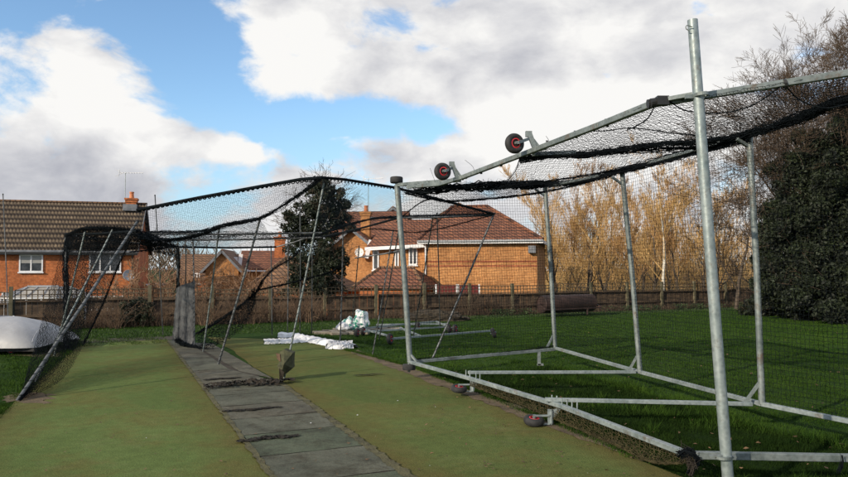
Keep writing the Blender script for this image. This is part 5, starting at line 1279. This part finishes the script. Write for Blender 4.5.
for i, (px, Y, sc, k) in enumerate(spots):
    lab = 'bare golden tree, ' + word[i]; loc = px_loc(px, Y)
    if k not in made: g = tree_from('bare_tree', loc, lab, 'tree', protos[k], .03, 'bark', 'twig_gold' if k != 2 else 'twig_amber', GG, i * 1.3); made[k] = g
    else: g = dup(made[k], loc, i * 1.3, lab)
    g.scale = (sc * 1.1, sc * 1.1, sc)
# white birch
rg = np.random.default_rng(5)
b = px_loc(662, 40); data, _ = grow(rg, (0, 0, 0), (.035, 0, 1), 9.0, .105, 3, (9, 12), .6, .05, .40, .05, 9, .006, .3)
tree_from('birch_tree', b, 'slender white-barked birch leaning slightly right among the golden trees', 'tree', data, .05, 'birch_bark', 'twig_gold')
# brownish bare thicket right, and the big bare tree above the evergreens
rg = np.random.default_rng(9)
for i, (px, Y, hh, lab) in enumerate(((712, 31, 4.6, 'dull brown bare thorn tree behind the foreground post'), (735, 29, 5.2, 'brown bare thorn tree between the foreground post and the evergreens'), (758, 31, 5.6, 'brown bare thorn tree partly hidden by the dark evergreens'), (548, 37, 3.6, 'bushy pollarded tree with stubby pale limbs beside the hipped house'))):
    data, _ = grow(rg, (0, 0, 0), (rg.normal(0, .1), 0, 1), hh * .75, .09, 4, (5, 7), .75, .08, .62, .12, 6, .005, .15)
    tree_from('thorn_tree', px_loc(px, Y), lab, 'tree', data, .03, 'bark', 'twig_red' if i == 3 else 'twig_brown', 'brown bare trees by the right fence')
rg = np.random.default_rng(41)
for i, (px, Y, hh, lean, lab) in enumerate(((836, 27, 12.5, -.05, 'tall bare tree with a dense fan of grey-brown twigs above the evergreens'), (795, 30, 11.0, -.22, 'second bare tree leaning left with fine twigs above the roof net'), (880, 30, 13, -.1, 'bare tree at the right edge of the view'))):
    data, _ = grow(rg, (0, 0, 0), (lean, 0, 1), hh * .64, .15, 5, (6, 8), .72, .02, .66, .13, 8, .0048, .2)
    tree_from('bare_tree', px_loc(px, Y), lab, 'tree', data, .035, 'bark', 'twig_brown', 'tall bare trees at the right')
# leaf clumps
def leaf_mesh(rg, blobs, n, size, shell=.55):
    """blobs: (cx, cy, cz, rx, ry, rz); leaves as small quads scattered through the clumps"""
    bl = np.array(blobs, float); w = bl[:, 3] * bl[:, 4] + bl[:, 4] * bl[:, 5]; k = rg.choice(len(bl), n, p=w / w.sum())
    d = rg.normal(0, 1, (n, 3)); d /= np.linalg.norm(d, axis=1, keepdims=True); r = shell + (1 - shell) * rg.random(n) ** .7 + rg.normal(0, .13, n)
    c = bl[k, :3] + d * bl[k, 3:] * r[:, None]
    a = rg.normal(0, 1, (n, 3)); a /= np.linalg.norm(a, axis=1, keepdims=True); b_ = np.cross(a, rg.normal(0, 1, (n, 3))); b_ /= np.linalg.norm(b_, axis=1, keepdims=True)
    s = size * rg.uniform(.6, 1.4, n)[:, None]; V = np.stack([c - a * s, c + b_ * s * .5, c + a * s, c - b_ * s * .5], 1)
    return V.reshape(-1, 3), np.arange(n * 4).reshape(n, 4)
def leafy(name, loc, label, cat, blobs, n, size, leafmat, trunk_pts, trunk_r, seed, group=None, twigs=0, twigmat='twig_brown', core=True):
    rg = np.random.default_rng(seed); g = thing(name, loc, label, cat, group, 0, local=True)
    # sub-clumps over each blob make an uneven outline
    sub = []
    for (cx, cy, cz, rx, ry, rz) in blobs:
        sub.append((cx, cy, cz, rx * .76, ry * .76, rz * .76))
        for _ in range(26):
            d = rg.normal(0, 1, 3); d /= np.linalg.norm(d); f = rg.uniform(.10, .32); o_ = rg.uniform(.75, 1.15); sub.append((cx + d[0] * rx * o_, cy + d[1] * ry * o_, cz + d[2] * rz * o_, rx * f, ry * f, rz * f))
    V, Fc = leaf_mesh(rg, sub, n, size); tw = None
    m = MB(); m.tube(trunk_pts, trunk_r, 8); m.build('trunk', M['bark'], g, smooth=True)
    if twigs:
        P0 = []; P1 = []; 
        for _ in range(twigs):
            bx = blobs[rg.integers(len(blobs))]; d = rg.normal(0, 1, 3); d[2] = abs(d[2]) * .6 + .1; d /= np.linalg.norm(d); p = np.array(bx[:3]) + d * np.array(bx[3:]) * .8
            for s in range(3):
                q = p + (d + rg.normal(0, .35, 3)) * rg.uniform(.1, .26); P0.append(p); P1.append(q)
                e = q + (d + rg.normal(0, .8, 3)) * .14; P0.append(q); P1.append(e); p = q
        rr = np.full(len(P0), .006); tw = seg_mesh(P0, P1, rr, rr * .6, 3)
    nl = len(Fc)
    if tw: Fc = np.concatenate([Fc, tw[1] + len(V)]); V = np.concatenate([V, tw[0]])
    o = mesh_obj('crown', V, Fc, [M[leafmat], M[twigmat]], g); o.data.polygons.foreach_set('material_index', (np.arange(len(Fc)) >= nl).astype(np.int32))
    return g
# dark evergreens on the right
E = 'dark evergreen trees at the right edge'
def pxb(px, py, Y, base, rx, ry, rz):
    p = at(px, py, Y); return (p.x - base[0], p.y - base[1], p.z - base[2], rx, ry, rz)
b = px_loc(812, 23); leafy('evergreen_tree', b, 'dark dense evergreen tree at the left end of the evergreen group', 'tree',
    [pxb(800, 290, 23, b, 1.35, 1.4, 1.0), pxb(795, 255, 23, b, 1.15, 1.3, 1.1), pxb(805, 215, 23, b, 1.25, 1.3, 1.3), pxb(800, 180, 23, b, .9, 1.0, .9), pxb(815, 160, 23.5, b, .8, 1, .9), pxb(782, 220, 23, b, .6, .8, .8), pxb(778, 285, 23, b, .7, .8, .8), pxb(835, 250, 23, b, 1.3, 1.3, 2.0)], 90000, .055, 'leaf_dark', [(0, 0, 0), (0, 0, 2.5), (.1, 0, 5)], [.16, .12, .05], 1, E, 60)
b = px_loc(855, 22); leafy('evergreen_tree', b, 'tallest dark evergreen tree, cut by the right edge of the view', 'tree',
    [pxb(845, 290, 22, b, 1.5, 1.5, 1.1), pxb(850, 230, 22, b, 1.5, 1.5, 1.6), pxb(845, 180, 22, b, 1.2, 1.3, 1.4), pxb(850, 145, 22, b, 1.0, 1.1, 1.1), pxb(880, 220, 23, b, 1.6, 1.6, 2.4), pxb(880, 140, 22, b, 1.2, 1.2, 1.4)], 90000, .055, 'leaf_dark', [(0, 0, 0), (0, 0, 3), (.1, 0, 6)], [.18, .13, .05], 2, E, 60)
b = px_loc(782, 25.5); leafy('holly_bush', b, 'low dark green evergreen bush at the foot of the evergreen trees', 'bush',
    [pxb(775, 300, 25.5, b, .9, .8, .7), pxb(768, 250, 25.5, b, .45, .6, .8), pxb(760, 310, 25, b, .6, .6, .4)], 22000, .05, 'leaf_dark', [(0, 0, 0), (0, 0, 1.5)], [.06, .03], 3, E, 30)
# ivy-covered tree
b = px_loc(318, 24.6); leafy('ivy_tree', b, 'dark ivy-covered tree rising behind the lanes with thin bare twigs round its crown', 'tree',
    [pxb(324, 203, 24.6, b, .80, .7, .62), pxb(318, 222, 24.6, b, 1.0, .8, .6), pxb(312, 250, 24.6, b, .92, .8, .8), pxb(315, 285, 24.6, b, 1.0, .9, .9), pxb(332, 262, 24.6, b, .6, .6, .6), pxb(296, 228, 24.6, b, .5, .5, .5), pxb(338, 215, 24.6, b, .4, .4, .5), pxb(322, 188, 24.6, b, .5, .5, .4)], 42000, .045, 'leaf_ivy', [(0, 0, 0), (.05, 0, 2), (.1, 0, 4)], [.15, .12, .05], 4, None, 240, 'twig_brown')
g_ivy = [o for o in bpy.data.objects if o.name.startswith('ivy_tree')][0]
rg = np.random.default_rng(12)
for (dx, dz, lx, lz) in ((.2, 4.6, 1, .25), (.3, 4.3, 1, .5), (-.2, 4.4, -1, .6), (-.3, 3.9, -1, .4), (0, 5.0, .2, 1), (.3, 3.8, 1, .1)):
    data, _ = grow(rg, (dx, 0, dz), (lx, 0, lz), 1.0, .02, 2, (5, 7), .6, .02, .6, .15, 4, .004, .1)
    V, Fc = seg_mesh(*data, 3); mesh_obj('bare_branch', V, Fc, M['twig_brown'], g_ivy)
# bare shrubs along the fence and thickets behind it
def shrub(rg, h, n, rad=.012, fan=.45, levels=2):
    D = [[], [], [], []]
    for i in range(n):
        a = rg.random() * 6.28; r_ = rg.random() ** .5 * h * .35; D[0].append(np.array([[0, 0, -.02]])); D[1].append(np.array([[math.cos(a) * r_, math.sin(a) * r_ * .6, .0]])); D[2].append(np.array([rad])); D[3].append(np.array([rad])); d = (math.cos(a) * fan * rg.random(), math.sin(a) * fan * rg.random(), 1)
        data, _ = grow(rg, (math.cos(a) * r_, math.sin(a) * r_ * .6, 0), d, h * rg.uniform(.5, 1), rad, levels, (3, 5), .55, .04, .5, .16, 4, .0035, .25)
        for k in range(4): D[k].append(data[k])
    return [np.concatenate(x) for x in D]
shp = [shrub(np.random.default_rng(60 + k), 1.1, 26) for k in range(4)]
def put_shrubs(lst, group, mat, name='bare_shrub'):
    made = {}
    for i, (t, q, s, k, lab) in enumerate(lst):
        p = tq(t, q); loc = (p.x, p.y, hgt(p.x, p.y) - .02)
        if k not in made:
            g = thing(name, loc, lab, 'shrub', group, i * 1.7, local=True); V, Fc = seg_mesh(*shp[k], 3); mesh_obj('stems', V, Fc, M[mat], g); made[k] = g
        else: g = dup(made[k], loc, i * 1.7, lab)
        g.scale = (s * 1.15, s * 1.15, s)
def tpx(px, q):   # t where the picture column crosses the line at distance q from the fence
    o = F0 + L * q; s = (px - 424) / F; return (s * o.y - o.x) / (A.x - s * A.y)
sh = []
desc = ['low and wide', 'thin and upright', 'tangled', 'dense', 'straggly', 'leaning', 'rounded', 'sparse']
land = [(84, 'just right of the dark side net'), (100, 'under the three-pane window'), (116, 'below the satellite dish'), (150, 'right of the small dark evergreen'), (163, 'behind the lone thin pole'), (207, 'just right of the grey screen'), (222, 'behind the leaning pole on the path'), (238, 'above the torn dark net'), (254, 'left of the low tiled roof pole'), (270, 'behind the pole before the tiled roof'), (286, 'left of the ivy tree'), (305, 'at the foot of the ivy tree'), (324, 'just right of the ivy tree foot'), (52, 'behind the pitch cover'), (72, 'behind the dark post')]
for i, (px, w) in enumerate(land):
    q = -.9 - .35 * (i % 3); sh.append((tpx(px, q), q, (.56 + .10 * (i % 3)) * (1.15 if px > 170 else .9), i % 4, desc[i % 8] + ' brown bare shrub ' + w))
put_shrubs(sh, 'bare shrubs in front of the left fence', 'twig_red')
sh = []
land = [(150, 'beside the left house gable'), (164, 'left of the grey screen'), (178, 'straight above the grey screen'), (194, 'in front of the distant window'), (208, 'below the small gable'), (222, 'in front of the small gable'), (236, 'below the white bargeboards'), (250, 'left of the low tiled roof'), (262, 'before the low tiled roof')]
for i, (px, w) in enumerate(land):
    q = 2.2 + 1.2 * (i % 3); sh.append((tpx(px, q), q, 1.9 + .25 * ((i * 2) % 3) + (.3 if px < 170 else 0), i % 4, desc[(i + 3) % 8] + ' bare thicket behind the fence ' + w))
shp_keep = shp; shp = [shrub(np.random.default_rng(80 + k), 1.1, 26, .0050, levels=3) for k in range(4)]
put_shrubs(sh, 'tall bare thickets behind the left fence', 'twig_thicket', 'bare_thicket'); shp = shp_keep
sh = []
land = [(452, 'left side of the brush beside the roller'), (470, 'left of the middle of the brush heap'), (486, 'middle of the brush heap'), (502, 'right of the middle of the brush heap'), (520, 'between the brush heap and the roller'), (408, 'left of the dark turf heap'), (425, 'behind the dark turf heap'), (615, 'right of the roller'), (650, 'below the birch'), (690, 'left of the foreground post'), (740, 'near the evergreens'), (715, 'behind the foreground post'), (395, 'behind the pole pair')]
for i, (px, w) in enumerate(land):
    q = -.9 - .3 * (i % 2); sc = (.62, .74, .80, .70, .55, .5, .55, .35, .3, .35, .6, .5, .4)[i]; sh.append((tpx(px, q), q, sc, (i + 1) % 4, desc[(i + 1) % 8] + ' brown bramble, ' + w))
put_shrubs(sh, 'brambles in front of the right fence', 'twig_brown', 'bramble')
p = tq(tpx(136, -.9), -.9); leafy('evergreen_shrub', (p.x, p.y, -.05), 'small dark evergreen shrub in front of the left fence', 'shrub', [(0, 0, .42, .42, .4, .42), (.3, 0, .3, .3, .3, .3), (-.3, 0, .25, .28, .3, .25)], 7000, .03, 'leaf_dark', [(0, 0, 0), (0, 0, .5)], [.03, .02], 8)
# weeds: nettles and low green along the right fence
def weeds():
    n = 9000; t = rng.uniform(14.5, 34, n); q = rng.normal(-1.4, .22, n); x = F0.x + A.x * t + L.x * q; y = F0.y + A.y * t + L.y * q
    cl = np.sin(t * 2.1) + np.sin(t * 5.3 + 1) + rng.normal(0, .5, n) > .2; x, y = x[cl], y[cl]
    z = rng.uniform(0, .24, len(x)); c = np.stack([x, y, z], 1); a = rng.normal(0, 1, (len(x), 3)); a[:, 2] *= .5; b_ = np.cross(a, rng.normal(0, 1, (len(x), 3))); a /= np.linalg.norm(a, axis=1)[:, None]; b_ /= np.linalg.norm(b_, axis=1)[:, None]
    s = .032; V = np.stack([c - a * s, c + b_ * s * .6, c + a * s, c - b_ * s * .6], 1)
    tag(mesh_obj('weeds', V.reshape(-1, 3), np.arange(len(x) * 4).reshape(-1, 4), M['leaf_mid']), 'low green weeds and nettles along the foot of the right fence', 'weeds', kind='stuff')
    n = 22000; t = rng.uniform(-2, 44, n); q = rng.normal(-.75, .3, n); x = F0.x + A.x * t + L.x * q; y = F0.y + A.y * t + L.y * q; h = np.abs(rng.normal(0, .10, n)) + .02
    z = np.maximum(-.6, np.where(q > -1.2, -(q + 1.2) / 1.6 * .6, 0)); a = rng.uniform(0, 6.28, n); P0 = np.stack([x, y, z], 1); P1 = P0 + np.stack([np.cos(a) * .12, np.sin(a) * .12, h + .12], 1)
    V, Fc = seg_mesh(P0, P1, np.full(n, .006), np.full(n, .003), 3); tag(mesh_obj('undergrowth', V, Fc, M['twig_brown']), 'tangled brown undergrowth of dead stalks at the foot of the fence', 'undergrowth', kind='stuff')
weeds()
# far tree line that closes the horizon between and beyond the houses
def far_wood():
    rg = np.random.default_rng(77); P0 = []; P1 = []
    n = 26000; x = rg.uniform(-150, 170, n); y = rg.uniform(95, 125, n); h = 5.5 + 1.8 * np.sin(x * .11) + 1.2 * np.sin(x * .31 + 2) + rg.normal(0, .7, n); z = BASE + h * rg.random(n) ** .6
    P0 = np.stack([x, y, z - .5], 1); a = rg.normal(0, .8, (n, 3)); a[:, 2] = np.abs(a[:, 2]) + .8; P1 = P0 + a
    V, Fc = seg_mesh(P0, P1, np.full(n, .07), np.full(n, .02), 3); tag(mesh_obj('far_wood', V, Fc, M['far_wood']), 'distant brown wood along the horizon behind the houses', 'wood', kind='stuff')
far_wood()
# gold fill of fine far twigs behind the golden trees
def gold_fill():
    rg = np.random.default_rng(78); n = 11000; y = rg.uniform(60, 80, n); x = rg.uniform(.165, .50, n) * y
    top = 7.2 + 1.0 * np.sin(x * .6) + .6 * np.sin(x * 1.7 + 2) + rg.normal(0, .8, n); z = BASE + top * rg.random(n) ** .75
    a = rg.normal(0, .35, (n, 3)); a[:, 2] = np.abs(a[:, 2]) + .7; P0 = np.stack([x, y, z - .5], 1)
    V, Fc = seg_mesh(P0, P0 + a, np.full(n, .022), np.full(n, .008), 3); tag(mesh_obj('young_wood', V, Fc, M['twig_gold']), 'mass of fine golden twigs of the young wood behind the bare golden trees', 'wood', kind='stuff')
gold_fill()
# ragged tufts round the frame and fallen leaves on the lawn
def tufts():
    X = []; Y = []
    lines = [(Ab, Bb), (Cb, Db), (Db, Eb), (Eb, Fb), (Bb, Fb), (gp(484, 372.5), Db), (gp(545, 400), Eb)]
    for a, b in lines:
        n = int((b - a).length * 420); u = rng.random(n); d = rng.normal(0, .045, (n, 2)); X.append(a.x + (b.x - a.x) * u + d[:, 0]); Y.append(a.y + (b.y - a.y) * u + d[:, 1])
    for _ in range(150):
        y = 5 * (24 / 5) ** rng.random(); x = rng.uniform(.0, .62) * y; n = rng.integers(12, 40); X.append(x + rng.normal(0, .035, n)); Y.append(y + rng.normal(0, .035, n))
    X = np.concatenate(X); Y = np.concatenate(Y); k = ~in_lane(X, Y)
    blades('tufts', X[k], Y[k], .04, .13, .0035, 'blade', 'longer ragged tufts of grass round the cage rails')
    n = 260; V = []; Fc = []
    for i in range(n):
        y = 5.2 * (20 / 5.2) ** rng.random(); x = rng.uniform(.0, .62) * y
        s = rng.uniform(.010, .030); a = rng.uniform(0, 6.28); b = len(V)
        for (u, w_) in ((-1, -.4), (.2, -.6), (1, .1), (.1, .5)):
            V.append((x + s * (u * math.cos(a) - w_ * math.sin(a)), y + s * (u * math.sin(a) + w_ * math.cos(a)), .035 + rng.uniform(0, .02)))
        Fc.append((b, b + 1, b + 2, b + 3))
    tag(mesh_obj('fallen_leaves', V, Fc, M['dead_leaf']), 'brown fallen leaves scattered over the lawn', 'leaf litter', kind='stuff')
tufts()
